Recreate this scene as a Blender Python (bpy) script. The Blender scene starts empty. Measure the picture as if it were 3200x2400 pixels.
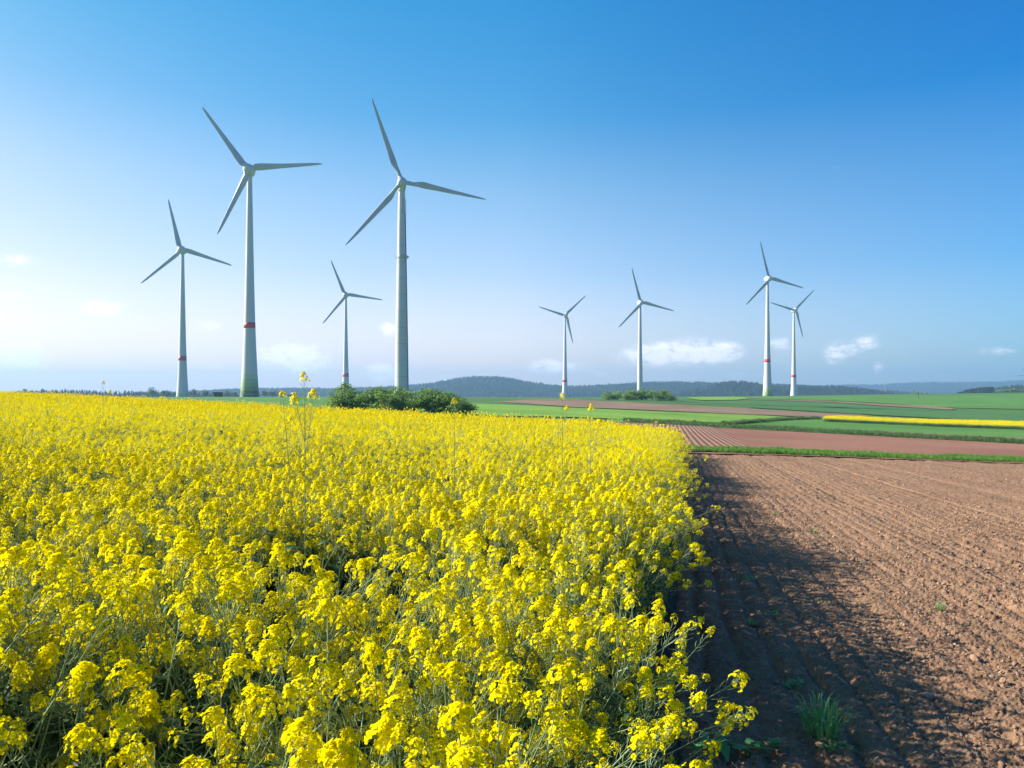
import bpy, math, random
import numpy as np
from mathutils import Vector, Matrix, Euler

R = math.radians
C = bpy.context.scene
COL = C.collection

# ------------------------------------------------------------------ camera
F = 2372.0            # focal length in pixels of the 3200 px wide photograph
HY = 1232.0           # row of the true horizon
EYE = 1.95
SUN_EL, SUN_AZ = 28.5, -75.0      # azimuth from +Y towards +X
cam = bpy.data.cameras.new("camera")
cam.sensor_width = 36.0
cam.lens = 36.0 * F / 3200.0
cam.shift_y = (HY - 1200.0) / 3200.0
cam.clip_start = 0.05
cam.clip_end = 30000
co = bpy.data.objects.new("camera", cam)
co.location = (0, 0, EYE)
co.rotation_euler = (R(90), 0, 0)
COL.objects.link(co)
C.camera = co

C.view_settings.view_transform = 'Standard'
C.view_settings.look = 'None'
C.view_settings.exposure = 1.20
C.view_settings.gamma = 1.0
try:
    cy = C.cycles
    cy.max_bounces = 7
    cy.diffuse_bounces = 3
    cy.glossy_bounces = 2
    cy.transmission_bounces = 3
    cy.volume_bounces = 0
    cy.transparent_max_bounces = 8
    cy.use_denoising = True
    cy.sample_clamp_indirect = 6.0
except Exception:
    pass

# ------------------------------------------------------------------ world / sky
W = bpy.data.worlds.new("World")
C.world = W
W.use_nodes = True
nt = W.node_tree
nt.nodes.clear()


class NB:
    """tiny node builder"""
    def __init__(s, nt):
        s.nt = nt

    def n(s, t, **k):
        x = s.nt.nodes.new(t)
        for a, b in k.items():
            setattr(x, a, b)
        return x

    def link(s, a, b):
        s.nt.links.new(a, b)

    def m(s, op, a, b=None, c=None, clamp=False):
        x = s.n('ShaderNodeMath', operation=op, use_clamp=clamp)
        for i, v in enumerate((a, b, c)):
            if v is None:
                continue
            if hasattr(v, 'links') or hasattr(v, 'is_linked'):
                s.link(v, x.inputs[i])
            else:
                x.inputs[i].default_value = v
        return x.outputs[0]

    def mix(s, f, a, b, mode='MIX'):
        x = s.n('ShaderNodeMix', data_type='RGBA', blend_type=mode)
        for i, v in ((0, f), (6, a), (7, b)):
            if hasattr(v, 'is_linked'):
                s.link(v, x.inputs[i])
            elif i == 0:
                x.inputs[0].default_value = v
            else:
                x.inputs[i].default_value = tuple(v) + ((1.0,) if len(v) == 3 else ())
        return x.outputs[2]

    def ramp(s, f, stops):
        x = s.n('ShaderNodeValToRGB')
        e = x.color_ramp.elements
        while len(e) < len(stops):
            e.new(0.5)
        for k, (p, c) in enumerate(stops):
            e[k].position = p
            e[k].color = tuple(c) + ((1.0,) if len(c) == 3 else ())
        s.link(f, x.inputs[0])
        return x.outputs[0]


nb = NB(nt)
sky = nb.n('ShaderNodeTexSky')
sky.sky_type = 'NISHITA'
sky.sun_disc = False
sky.sun_elevation = R(SUN_EL)
sky.sun_rotation = R(SUN_AZ)
sky.altitude = 300
sky.air_density = 1.0
sky.dust_density = 1.2
sky.ozone_density = 2.0
tc = nb.n('ShaderNodeTexCoord')
sep = nb.n('ShaderNodeSeparateXYZ')
nb.link(tc.outputs['Generated'], sep.inputs[0])
az = nb.m('ARCTAN2', sep.outputs[0], sep.outputs[1])
el = nb.m('ARCSINE', sep.outputs[2])
hs = nb.n('ShaderNodeHueSaturation')
hs.inputs['Saturation'].default_value = 1.45
hs.inputs['Value'].default_value = 1.0
nb.link(sky.outputs[0], hs.inputs['Color'])
skycol = hs.outputs[0]

# clouds: (pixel x, pixel y, half width, half height, strength)
CLOUDS = [
    (2030, 1112, 95, 30, .75), (2150, 1100, 110, 34, .9), (2255, 1100, 60, 26, .75), (2440, 1074, 38, 20, .6),
    (2608, 1112, 32, 26, .7), (2650, 1085, 60, 28, .4), (2715, 1068, 42, 24, .45), (2746, 1152, 18, 24, .5),
    (1705, 1146, 50, 22, .85), (1790, 1146, 60, 16, .45), (905, 1112, 110, 38, 1.0), (960, 1150, 70, 26, .4),
    (1195, 1162, 60, 28, .9), (1212, 1028, 26, 20, .8), (1270, 1030, 28, 16, .3), (50, 1118, 90, 42, 1.0),
    (655, 1018, 42, 16, .5), (315, 962, 70, 22, .7), (40, 808, 80, 18, .45), (40, 922, 45, 12, .4),
    (660, 1140, 50, 20, .35), (3080, 1098, 60, 18, .25), (3140, 1098, 36, 12, .4), (2600, 545, 60, 40, .12),
    (3150, 500, 70, 14, .14), (1410, 1190, 60, 18, .4), (1880, 1166, 60, 12, .3), (2330, 1170, 120, 14, .25),
    (430, 1150, 120, 18, .25),
]
vm = nb.n('ShaderNodeCombineXYZ')
nb.link(nb.m('MULTIPLY', az, 1.0), vm.inputs[0])
nb.link(nb.m('MULTIPLY', el, 1.7), vm.inputs[1])
nz = nb.n('ShaderNodeTexNoise')
nz.inputs['Scale'].default_value = 60
nz.inputs['Detail'].default_value = 7
nz.inputs['Roughness'].default_value = .62
nb.link(vm.outputs[0], nz.inputs['Vector'])
nz2 = nb.n('ShaderNodeTexNoise')
nz2.inputs['Scale'].default_value = 190
nz2.inputs['Detail'].default_value = 4
nb.link(vm.outputs[0], nz2.inputs['Vector'])
tot = None
for (px, py, hw, hh, s) in CLOUDS:
    t = (px - 1600) / F
    a0 = math.atan(t)
    e0 = math.atan((HY - py) / F * math.cos(a0))
    sa = hw / F * math.cos(a0) ** 2
    se = hh / F * math.cos(a0)
    da = nb.m('MULTIPLY', nb.m('SUBTRACT', az, a0), 1 / sa)
    de = nb.m('MULTIPLY', nb.m('SUBTRACT', el, e0), 1 / se)
    q = nb.m('ADD', nb.m('MULTIPLY', da, da), nb.m('MULTIPLY', de, de))
    g = nb.m('MULTIPLY', nb.m('EXPONENT', nb.m('MULTIPLY', q, -0.9)), s)
    tot = g if tot is None else nb.m('ADD', tot, g)
nn = nb.m('ADD', nb.m('MULTIPLY', nb.m('SUBTRACT', nz.outputs[0], .5), 2.2), .66)
nn = nb.m('ADD', nn, nb.m('MULTIPLY', nb.m('SUBTRACT', nz2.outputs[0], .5), .7))
cl = nb.m('MULTIPLY', tot, nn)
mr = nb.n('ShaderNodeMapRange', interpolation_type='SMOOTHSTEP')
nb.link(cl, mr.inputs[0])
mr.inputs[1].default_value = .05
mr.inputs[2].default_value = .60
mr.inputs[3].default_value = 0
mr.inputs[4].default_value = .78
SKYS = 0.082
# the air is clearer away from the sun (deep polarised blue) and milky towards it
taz = nb.ramp(nb.m('MULTIPLY_ADD', az, 1 / (2 * math.pi), .5), [(.5 - 34 / 360, (.64, .55, .475)), (.5, (.74, .70, .63)), (.5 + 34 / 360, (.0, .50, .63)), (.5 + 75 / 360, (.08, .38, .52)), (.9, (.12, .36, .48))])
tel = nb.ramp(nb.m('DIVIDE', el, R(60)), [(0, (1.0, .75, .92)), (.08, (1.0, .81, .95)), (.25, (1.0, .94, .92)), (.45, (.34, .93, .97)), (1, (.3, .80, .95))])
skyadj = nb.mix(1.0, nb.mix(1.0, skycol, taz, 'MULTIPLY'), tel, 'MULTIPLY')
skyadj = nb.mix(1.0, skyadj, (1.8, 1.8, 1.8), 'MULTIPLY')
# milky lavender air just above the horizon
milk = nb.ramp(nb.m('MULTIPLY_ADD', az, 1 / (2 * math.pi), .5), [(.5 - 34 / 360, (.76, .69, .70)), (.5, (.72, .62, .60)), (.5 + 34 / 360, (.52, .44, .46)), (.9, (.45, .40, .43))])
milk = nb.mix(1.0, milk, (10.0, 10.0, 10.0), 'MULTIPLY')
mf = nb.ramp(nb.m('DIVIDE', el, R(20)), [(0, (.46,) * 3), (.15, (.42,) * 3), (.45, (.16,) * 3), (1, (0,) * 3)])
skyadj = nb.mix(mf, skyadj, milk)
cloudc = nb.mix(nz.outputs[0], (7.2, 6.9, 7.8), (10.2, 9.6, 9.8))
fin = nb.mix(mr.outputs[0], skyadj, cloudc)
bg = nb.n('ShaderNodeBackground')
bg.inputs['Strength'].default_value = SKYS
nb.link(fin, bg.inputs['Color'])
out = nb.n('ShaderNodeOutputWorld')
nb.link(bg.outputs[0], out.inputs['Surface'])

sd = bpy.data.lights.new("sun", 'SUN')
sd.energy = 5.0
sd.angle = R(0.53)
sd.color = (1.0, .95, .86)
so = bpy.data.objects.new("sun", sd)
a, e = R(SUN_AZ), R(SUN_EL)
sdir = Vector((math.sin(a) * math.cos(e), math.cos(a) * math.cos(e), math.sin(e)))
so.rotation_euler = sdir.to_track_quat('Z', 'Y').to_euler()
so.location = sdir * 100
COL.objects.link(so)

rng = random.Random(7)
npr = np.random.default_rng(7)

# ------------------------------------------------------------------ noise
def _h(ix, iy, s):
    n = (ix.astype(np.int64) * 374761393 + iy.astype(np.int64) * 668265263 + s * 1442695041) & 0xFFFFFFFF
    n = ((n ^ (n >> 13)) * 1274126177) & 0xFFFFFFFF
    n = n ^ (n >> 16)
    return (n & 0xFFFF) / 65535.0 * 2 - 1


def vnoise(x, y, s=0):
    ix, iy = np.floor(x), np.floor(y)
    fx, fy = x - ix, y - iy
    fx = fx * fx * fx * (fx * (fx * 6 - 15) + 10)
    fy = fy * fy * fy * (fy * (fy * 6 - 15) + 10)
    a = _h(ix, iy, s); b = _h(ix + 1, iy, s); c = _h(ix, iy + 1, s); d = _h(ix + 1, iy + 1, s)
    return (a * (1 - fx) + b * fx) * (1 - fy) + (c * (1 - fx) + d * fx) * fy


def fbm(x, y, s=0, o=4, r=.5):
    t = 0; am = 1; nrm = 0
    for k in range(o):
        t = t + am * vnoise(x * 2 ** k + 17.3 * k, y * 2 ** k + 5.1 * k, s + k)
        nrm += am; am *= r
    return t / nrm


# ------------------------------------------------------------------ terrain height
TD = [45, 80, 110, 140, 170, 200, 250, 300, 400, 500, 600, 750, 950, 1300, 2500, 9000]
TT = {
    -.90: [-1.1, -.8, -.8, -.9, -1.0, -1.1, -1.3, -1.4, -1.7, -2.0, -2.2, -2.7, -4, -12, -15, -15],
    -.675: [-1.48, -1.1, -1.0, -1.0, -1.1, -1.2, -1.4, -1.5, -1.8, -2.0, -2.2, -2.7, -4, -12, -15, -15],
    -.295: [-2.25, -2.3, -2.1, -2.0, -1.9, -1.8, -1.6, -1.4, -1.25, -1.6, -2.0, -2.6, -4, -12, -15, -15],
    -.11: [-2.63, -2.9, -2.7, -2.7, -2.6, -2.5, -2.3, -2.1, -1.8, -1.9, -2.2, -2.9, -3.9, -12, -15, -15],
    .0: [-2.85, -3.4, -3.45, -3.3, -3.2, -3.0, -2.7, -2.4, -2.0, -1.9, -2.3, -3, -3.9, -12, -15, -15],
    .084: [-3.02, -3.6, -3.7, -3.6, -3.4, -3.2, -2.9, -2.6, -2.2, -2.1, -2.4, -3.0, -4.0, -12, -15, -15],
    .211: [-3.28, -3.9, -4.3, -4.4, -4.4, -4.3, -4.0, -3.4, -2.4, -2.0, -2.1, -2.4, -3.2, -12, -15, -15],
    .34: [-3.54, -4.7, -5.2, -5.4, -5.5, -5.3, -4.9, -4.2, -2.9, -2.1, -1.8, -1.9, -2.4, -12, -15, -15],
    .506: [-3.87, -5.1, -5.8, -6.1, -6.5, -6.6, -5.9, -5.0, -3.0, -1.0, 0, .3, 0, -10, -15, -15],
    .675: [-4.2, -5.5, -6.1, -6.5, -6.7, -6.6, -5.9, -4.9, -2.3, -.2, 1.3, 1.6, 1.5, -8, -15, -15],
    .90: [-4.7, -5.9, -6.4, -6.8, -6.9, -6.7, -5.9, -4.9, -2.0, .4, 2.3, 2.8, 2.6, -6, -15, -15],
}
_ts = np.array(sorted(TT)); _ld = np.log(np.array(TD, float))
_tg = np.linspace(-.9, .9, 181); _lg = np.linspace(_ld[0], _ld[-1], 320)
_A = np.array([[*TT[k]] for k in sorted(TT)], float)
_B = np.array([np.interp(_lg, _ld, row) for row in _A])
_G = np.array([np.interp(_tg, _ts, _B[:, j]) for j in range(len(_lg))]).T
_pl = (-EYE - (.02 + .045 * _tg)[:, None] * np.exp(_lg)[None, :])
for _ in range(22):
    P = np.pad(_G, 1, mode='edge')
    _G = (P[:-2, 1:-1] + P[2:, 1:-1] + P[1:-1, :-2] + P[1:-1, 2:] + 2 * _G) / 6


def tz(x, y):
    """terrain height in world z (the camera stands at 0,0 on z = 0)"""
    x = np.asarray(x, float); y = np.asarray(y, float)
    plane = -.02 * np.clip(y, -30, 200) - .045 * np.clip(x, -60, 60)
    yy = np.maximum(y, 45.0)
    t = np.clip(x / yy, -.9, .9)
    gi = np.clip((t + .9) / .01, 0, 179.999); gj = np.clip((np.log(yy) - _lg[0]) / (_lg[1] - _lg[0]), 0, 318.999)
    i = gi.astype(int); j = gj.astype(int); fi = gi - i; fj = gj - j
    tab = (_G[i, j] * (1 - fi) + _G[i + 1, j] * fi) * (1 - fj) + (_G[i, j + 1] * (1 - fi) + _G[i + 1, j + 1] * fi) * fj
    tab = tab + EYE
    w = np.clip((y - 38) / 24, 0, 1); w = w * w * (3 - 2 * w)
    return plane * (1 - w) + tab * w


def tzf(x, y):
    return float(tz(x, y))


def depth_at(px, py, lo=2.0, hi=700.0):
    """distance along +Y of the ground that lies where the photograph shows (px, py)"""
    t = (px - 1600) / F
    d = np.exp(np.linspace(math.log(lo), math.log(hi), 3000))
    row = HY - (tz(t * d, d) - EYE) / d * F
    k = np.argmax(row <= py) if np.any(row <= py) else len(d) - 1
    if k == 0:
        return float(d[0])
    r0, r1 = row[k - 1], row[k]
    f = (r0 - py) / max(1e-9, r0 - r1)
    return float(d[k - 1] + (d[k] - d[k - 1]) * min(1, max(0, f)))


def ground_pt(px, py):
    d = depth_at(px, py)
    x = (px - 1600) / F * d
    return x, d, tzf(x, d)


def zat(py, d):
    return EYE + (HY - py) / F * d


def edge_x(y):
    return .215 * y + .12


BT = [-.95, -.675, -.45, -.3, 0, .09, .15, .18, .2, .21, .216]
BD = [98, 92, 78, 64, 60, 57, 53, 50, 44, 38, 33]

# ------------------------------------------------------------------ object helpers
def tag(o, label=None, cat=None, group=None, kind=None):
    if label: o['label'] = label
    if cat: o['category'] = cat
    if group: o['group'] = group
    if kind: o['kind'] = kind
    return o


def link(o, parent=None):
    COL.objects.link(o)
    if parent is not None:
        o.parent = parent
    return o


def empty(name, loc, rz=0.0, scale=1.0):
    o = bpy.data.objects.new(name, None)
    o.location = loc; o.rotation_euler = (0, 0, rz); o.scale = (scale,) * 3
    o.empty_display_size = .2
    return link(o)


class MB:
    def __init__(s):
        s.v = []; s.f = []; s.m = []

    def add(s, vs, fs, m=0):
        b = len(s.v)
        s.v.extend([tuple(p) for p in vs])
        s.f.extend([tuple(i + b for i in f) for f in fs])
        s.m.extend([m] * len(fs))

    def box(s, c, sz, m=0):
        x, y, z = c; a, b, h = sz[0] / 2, sz[1] / 2, sz[2] / 2
        vs = [(x + i * a, y + j * b, z + k * h) for i in (-1, 1) for j in (-1, 1) for k in (-1, 1)]
        s.add(vs, [(0, 1, 3, 2), (4, 6, 7, 5), (0, 4, 5, 1), (2, 3, 7, 6), (0, 2, 6, 4), (1, 5, 7, 3)], m)

    def tube(s, pts, rad, n=4, m=0, cap=True):
        pts = [Vector(p) for p in pts]
        if not hasattr(rad, '__len__'):
            rad = [rad] * len(pts)
        vs = []; fs = []
        up = None
        for i, p in enumerate(pts):
            d = (pts[min(i + 1, len(pts) - 1)] - pts[max(i - 1, 0)])
            if d.length < 1e-9: d = Vector((0, 0, 1))
            d.normalize()
            if up is None:
                up = d.orthogonal().normalized()
            else:
                up = (up - d * up.dot(d))
                up = up.normalized() if up.length > 1e-6 else d.orthogonal().normalized()
            sd_ = d.cross(up)
            for k in range(n):
                a = 2 * math.pi * k / n
                vs.append(p + (up * math.cos(a) + sd_ * math.sin(a)) * rad[i])
        for i in range(len(pts) - 1):
            for k in range(n):
                k2 = (k + 1) % n
                fs.append((i * n + k, i * n + k2, (i + 1) * n + k2, (i + 1) * n + k))
        if cap:
            fs.append(tuple(range(n - 1, -1, -1)))
            fs.append(tuple((len(pts) - 1) * n + k for k in range(n)))
        s.add(vs, fs, m)

    def lathe(s, prof, n=32, m=0, axis='Z', mats=None):
        """prof: list of (radius, position along axis)"""
        vs = []; fs = []; mm = []
        for (r, h) in prof:
            for k in range(n):
                a = 2 * math.pi * k / n
                if axis == 'Z': vs.append((r * math.cos(a), r * math.sin(a), h))
                else: vs.append((r * math.cos(a), h, r * math.sin(a)))
        for i in range(len(prof) - 1):
            for k in range(n):
                k2 = (k + 1) % n
                q = (i * n + k, i * n + k2, (i + 1) * n + k2, (i + 1) * n + k)
                if axis != 'Z': q = q[::-1]
                fs.append(q); mm.append(mats[i] if mats else m)
        b = len(s.v)
        s.v.extend(vs); s.f.extend([tuple(i + b for i in f) for f in fs]); s.m.extend(mm)

    def mesh(s, name, mats, smooth=False):
        me = bpy.data.meshes.new(name)
        me.from_pydata(s.v, [], s.f)
        for mt in mats: me.materials.append(mt)
        if len(mats) > 1:
            me.polygons.foreach_set('material_index', s.m)
        if smooth:
            me.polygons.foreach_set('use_smooth', [True] * len(s.f))
        me.update()
        return me

    def obj(s, name, mats, parent=None, smooth=False, loc=None):
        if not isinstance(mats, (list, tuple)): mats = [mats]
        o = bpy.data.objects.new(name, s.mesh(name, mats, smooth))
        if loc is not None: o.location = loc
        return link(o, parent)


def grid_mesh(name, X, Y, Z, mat, smooth=True, parent=None):
    nr, nc = X.shape
    v = np.stack([X, Y, Z], -1).reshape(-1, 3).astype(np.float32)
    i = np.arange(nr - 1)[:, None] * nc + np.arange(nc - 1)[None, :]
    q = np.stack([i, i + 1, i + nc + 1, i + nc], -1).reshape(-1, 4).astype(np.int32)
    me = bpy.data.meshes.new(name)
    me.vertices.add(len(v)); me.vertices.foreach_set('co', v.ravel())
    me.loops.add(q.size); me.loops.foreach_set('vertex_index', q.ravel())
    me.polygons.add(len(q))
    me.polygons.foreach_set('loop_start', np.arange(0, q.size, 4, dtype=np.int32))
    me.polygons.foreach_set('use_smooth', np.full(len(q), smooth))
    me.update(calc_edges=True)
    me.validate()
    me.materials.append(mat)
    o = bpy.data.objects.new(name, me)
    return link(o, parent)


# ------------------------------------------------------------------ materials
def material(name, build):
    m = bpy.data.materials.new(name)
    m.use_nodes = True
    m.node_tree.nodes.clear()
    b = NB(m.node_tree)
    o = b.n('ShaderNodeOutputMaterial')
    b.link(build(b), o.inputs['Surface'])
    return m


def princ(b, col, rough=.8, bump=None, bstr=.3, bdist=.02, spec=.3):
    p = b.n('ShaderNodeBsdfPrincipled')
    if hasattr(col, 'is_linked'): b.link(col, p.inputs['Base Color'])
    else: p.inputs['Base Color'].default_value = (*col, 1)
    if hasattr(rough, 'is_linked'): b.link(rough, p.inputs['Roughness'])
    else: p.inputs['Roughness'].default_value = rough
    p.inputs['Specular IOR Level'].default_value = spec
    if bump is not None:
        bp = b.n('ShaderNodeBump')
        bp.inputs['Strength'].default_value = bstr
        bp.inputs['Distance'].default_value = bdist
        b.link(bump, bp.inputs['Height'])
        b.link(bp.outputs[0], p.inputs['Normal'])
    return p.outputs[0]


def noise(b, scale, detail=4, rough=.55, vec=None, stretch=None, obj=True):
    t = b.n('ShaderNodeTexNoise')
    t.inputs['Scale'].default_value = scale
    t.inputs['Detail'].default_value = detail
    t.inputs['Roughness'].default_value = rough
    if vec is None:
        vec = b.n('ShaderNodeTexCoord').outputs['Object' if obj else 'Generated']
    if stretch:
        mp = b.n('ShaderNodeMapping')
        mp.inputs['Scale'].default_value = stretch
        b.link(vec, mp.inputs[0]); vec = mp.outputs[0]
    b.link(vec, t.inputs['Vector'])
    return t.outputs[0]


def rand(b):
    return b.n('ShaderNodeObjectInfo').outputs['Random']


def two(c1, c2, scale, rough=.85, bs=None, bstr=.4, bdist=.02, spec=.25, detail=5):
    def f(b):
        n1 = noise(b, scale, detail)
        col = b.ramp(n1, [(.3, c1), (.7, c2)])
        return princ(b, col, rough, noise(b, bs or scale * 4, 5), bstr, bdist, spec)
    return f


def leafy(c1, c2, c3, tr=.3, geo=True):
    """foliage: real leaf colours that vary leaf by leaf, thin-leaf translucency"""
    def f(b):
        gi = b.n('ShaderNodeNewGeometry').outputs['Random Per Island']
        col = b.ramp(gi, [(0, c1), (.5, c2), (1, c3)])
        oi = rand(b)
        col = b.mix(.35, col, b.ramp(oi, [(0, c1), (1, c3)]))
        d = b.n('ShaderNodeBsdfPrincipled')
        b.link(col, d.inputs['Base Color'])
        d.inputs['Roughness'].default_value = .55
        d.inputs['Specular IOR Level'].default_value = .25
        t = b.n('ShaderNodeBsdfTranslucent')
        b.link(b.mix(.5, col, (c3[0] * 1.3, c3[1] * 1.3, c3[2] * .6)), t.inputs['Color'])
        mx = b.n('ShaderNodeMixShader')
        mx.inputs[0].default_value = tr
        b.link(d.outputs[0], mx.inputs[1]); b.link(t.outputs[0], mx.inputs[2])
        return mx.outputs[0]
    return f


def petal_f(b):
    gi = b.n('ShaderNodeNewGeometry').outputs['Random Per Island']
    col = b.ramp(gi, [(0, (.91, .75, .0)), (.5, (.96, .82, .0)), (1, (.98, .88, .01))])
    oi = b.ramp(rand(b), [(0, (.92, .72, .0)), (1, (.98, .84, .01))])
    col = b.mix(.4, col, oi)
    d = b.n('ShaderNodeBsdfDiffuse'); b.link(col, d.inputs[0])
    t = b.n('ShaderNodeBsdfTranslucent'); b.link(b.mix(.4, col, (.92, .74, .0)), t.inputs[0])
    mx = b.n('ShaderNodeMixShader'); mx.inputs[0].default_value = .38
    b.link(d.outputs[0], mx.inputs[1]); b.link(t.outputs[0], mx.inputs[2])
    return mx.outputs[0]


M = {}
M['petal'] = material('petal', petal_f)
M['stem'] = material('rape_stem', leafy((.13, .22, .06), (.22, .32, .11), (.44, .50, .30), .12))
M['pod'] = material('rape_pod', leafy((.20, .30, .08), (.30, .40, .15), (.50, .56, .32), .2))
M['rleaf'] = material('rape_leaf', leafy((.03, .07, .03), (.05, .115, .045), (.10, .18, .06), .3))
M['bud'] = material('rape_bud', leafy((.30, .36, .03), (.42, .42, .03), (.6, .5, .03), .15))
M['grass'] = material('grass_blade', leafy((.06, .15, .022), (.10, .24, .035), (.17, .34, .055), .35))
M['grass_dark'] = material('grass_blade_dark', leafy((.05, .10, .035), (.08, .15, .05), (.13, .20, .07), .3))
M['shrub'] = material('shrub_leaf', leafy((.06, .13, .03), (.13, .25, .05), (.28, .42, .11), .3))
M['tree'] = material('tree_leaf', leafy((.045, .085, .03), (.07, .125, .038), (.11, .17, .05), .25))
M['pine'] = material('conifer_needles', leafy((.018, .038, .018), (.028, .055, .024), (.04, .075, .03), .1))
M['hill_forest'] = material('hill_forest_leaf', leafy((.022, .05, .02), (.045, .085, .03), (.085, .13, .045), .1))
M['bark'] = material('bark', two((.10, .075, .05), (.2, .16, .12), 6))
M['straw'] = material('straw', leafy((.42, .32, .18), (.52, .42, .26), (.62, .52, .36), .1))
M['weed'] = material('weed_leaf', leafy((.08, .26, .07), (.14, .38, .12), (.26, .52, .2), .3))
M['stone'] = material('stone', two((.22, .15, .12), (.36, .28, .23), 30, bs=90, bstr=.6, bdist=.004))


def white_f(b):
    n1 = noise(b, .25, 4, stretch=(1, 1, .12))
    col = b.ramp(n1, [(.35, (.56, .545, .57)), (.65, (.62, .605, .62))])
    return princ(b, col, .45, spec=.35)


def steel_f(b):
    n1 = noise(b, .3, 4, stretch=(1, 1, .15))
    col = b.ramp(n1, [(.35, (.52, .525, .54)), (.65, (.58, .585, .60))])
    return princ(b, col, .42, spec=.4)


M['white'] = material('white_coating', white_f)
M['steel'] = material('grey_white_steel', steel_f)
M['blade'] = material('blade_coating', lambda b: princ(b, b.ramp(noise(b, .15, 3), [(.4, (.42, .43, .44)), (.6, (.47, .48, .49))]), .35, spec=.45))
M['red'] = material('red_band_paint', lambda b: princ(b, b.ramp(noise(b, 1.5, 3), [(.4, (.62, .045, .035)), (.6, (.70, .07, .05))]), .5))
GREENS = [(.46, .52, .38), (.38, .46, .28), (.31, .40, .20), (.24, .33, .15), (.15, .21, .10)]
GM = [material('green_ring_paint', (lambda c: (lambda b: princ(b, b.ramp(noise(b, .6, 3), [(.3, c), (.7, tuple(v * 1.12 for v in c))]), .55)))(c)) for c in GREENS]
M['dark'] = material('dark_metal', lambda b: princ(b, (.06, .06, .065), .5))
M['galv'] = material('galvanised_steel', lambda b: princ(b, b.ramp(noise(b, 3, 3), [(.3, (.22, .23, .24)), (.7, (.30, .31, .32))]), .5, spec=.5))
M['kiosk'] = material('dark_green_cladding', lambda b: princ(b, b.ramp(noise(b, 2, 3), [(.3, (.022, .04, .03)), (.7, (.03, .055, .04))]), .6))
M['kiosk_end'] = material('pale_door_paint', lambda b: princ(b, b.ramp(noise(b, 2, 3), [(.3, (.34, .34, .34)), (.7, (.42, .42, .40))]), .6))


def soil_f(c1, c2, c3, sc=1.0):
    def f(b):
        v = b.n('ShaderNodeTexCoord').outputs['Object']
        big = noise(b, .25 * sc, 4, vec=v)
        med = noise(b, 9 * sc, 6, .65, vec=v)
        fine = noise(b, 60 * sc, 5, .7, vec=v)
        col = b.ramp(big, [(.3, c1), (.7, c2)])
        col = b.mix(b.ramp(med, [(.45, (0, 0, 0)), (.75, (1, 1, 1))]), col, c3)
        col = b.mix(.55, col, b.ramp(fine, [(.25, (.45, .45, .45)), (.75, (1.0, 1.0, 1.0))]), 'MULTIPLY')
        h = b.m('ADD', b.m('MULTIPLY', med, 1.0), b.m('MULTIPLY', fine, .45))
        return princ(b, col, .95, h, .9, .03, .1)
    return f


M['soil'] = material('ploughed_soil', soil_f((.29, .160, .090), (.35, .200, .115), (.43, .268, .165)))
M['clod'] = material('soil_clod', lambda b: princ(b, b.mix(.5, b.ramp(rand(b), [(0, (.25, .135, .072)), (.7, (.34, .195, .108)), (1, (.47, .32, .22))]), b.ramp(noise(b, 40, 4), [(.3, (.28, .17, .11)), (.7, (.50, .33, .24))])), .95, noise(b, 70, 4), .6, .01, .1))
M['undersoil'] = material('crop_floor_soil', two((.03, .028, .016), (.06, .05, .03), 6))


def far_soil(c1, c2, row=None, dirn=.205):
    def f(b):
        v = b.n('ShaderNodeTexCoord').outputs['Object']
        n1 = noise(b, .06, 5, vec=v)
        n2 = noise(b, 2.2, 5, .7, vec=v)
        col = b.ramp(n1, [(.35, c1), (.65, c2)])
        col = b.mix(.6, col, b.ramp(n2, [(.3, (.62, .62, .62)), (.7, (1.1, 1.1, 1.1))]), 'MULTIPLY')
        h = n2
        if row:
            s = b.n('ShaderNodeSeparateXYZ'); b.link(v, s.inputs[0])
            u = b.m('SUBTRACT', s.outputs[0], b.m('MULTIPLY', s.outputs[1], dirn))
            wv = b.m('SINE', b.m('MULTIPLY', u, 2 * math.pi / row))
            h = b.m('ADD', b.m('MULTIPLY', wv, .22), b.m('MULTIPLY', n2, .6))
        return princ(b, col, .95, h, .9, .12, .1)
    return f


def green_f(c1, c2, row=None, sc=.04, str_=(1, 1, 1), speck=2.0):
    def f(b):
        v = b.n('ShaderNodeTexCoord').outputs['Object']
        n1 = noise(b, sc, 5, vec=v, stretch=str_)
        n2 = noise(b, speck, 4, .7, vec=v)
        col = b.ramp(n1, [(.32, c1), (.68, c2)])
        col = b.mix(.7, col, b.ramp(n2, [(.3, (.66, .70, .62)), (.7, (1.12, 1.1, 1.1))]), 'MULTIPLY')
        if row:
            s = b.n('ShaderNodeSeparateXYZ'); b.link(v, s.inputs[0])
            u = b.m('ADD', s.outputs[1], b.m('MULTIPLY', s.outputs[0], row[1]))
            u = b.m('ADD', u, b.m('MULTIPLY', n1, 6))
            wv = b.m('SINE', b.m('MULTIPLY', u, 2 * math.pi / row[0]))
            col = b.mix(b.m('MULTIPLY', b.m('ADD', wv, 1), .18), col, c1)
            tl = b.m('GREATER_THAN', b.m('SINE', b.m('MULTIPLY', u, 2 * math.pi / (row[0] * 1.7))), .985)
            col = b.mix(b.m('MULTIPLY', tl, .5), col, (.10, .12, .05))
        pt = b.ramp(noise(b, sc * 6, 5, .7, vec=v), [(.35, (.80, .86, .85)), (.65, (1.12, 1.06, 1.0))])
        col = b.mix(.8, col, pt, 'MULTIPLY')
        return princ(b, col, .9, n2, .7, .15, .1)
    return f


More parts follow.
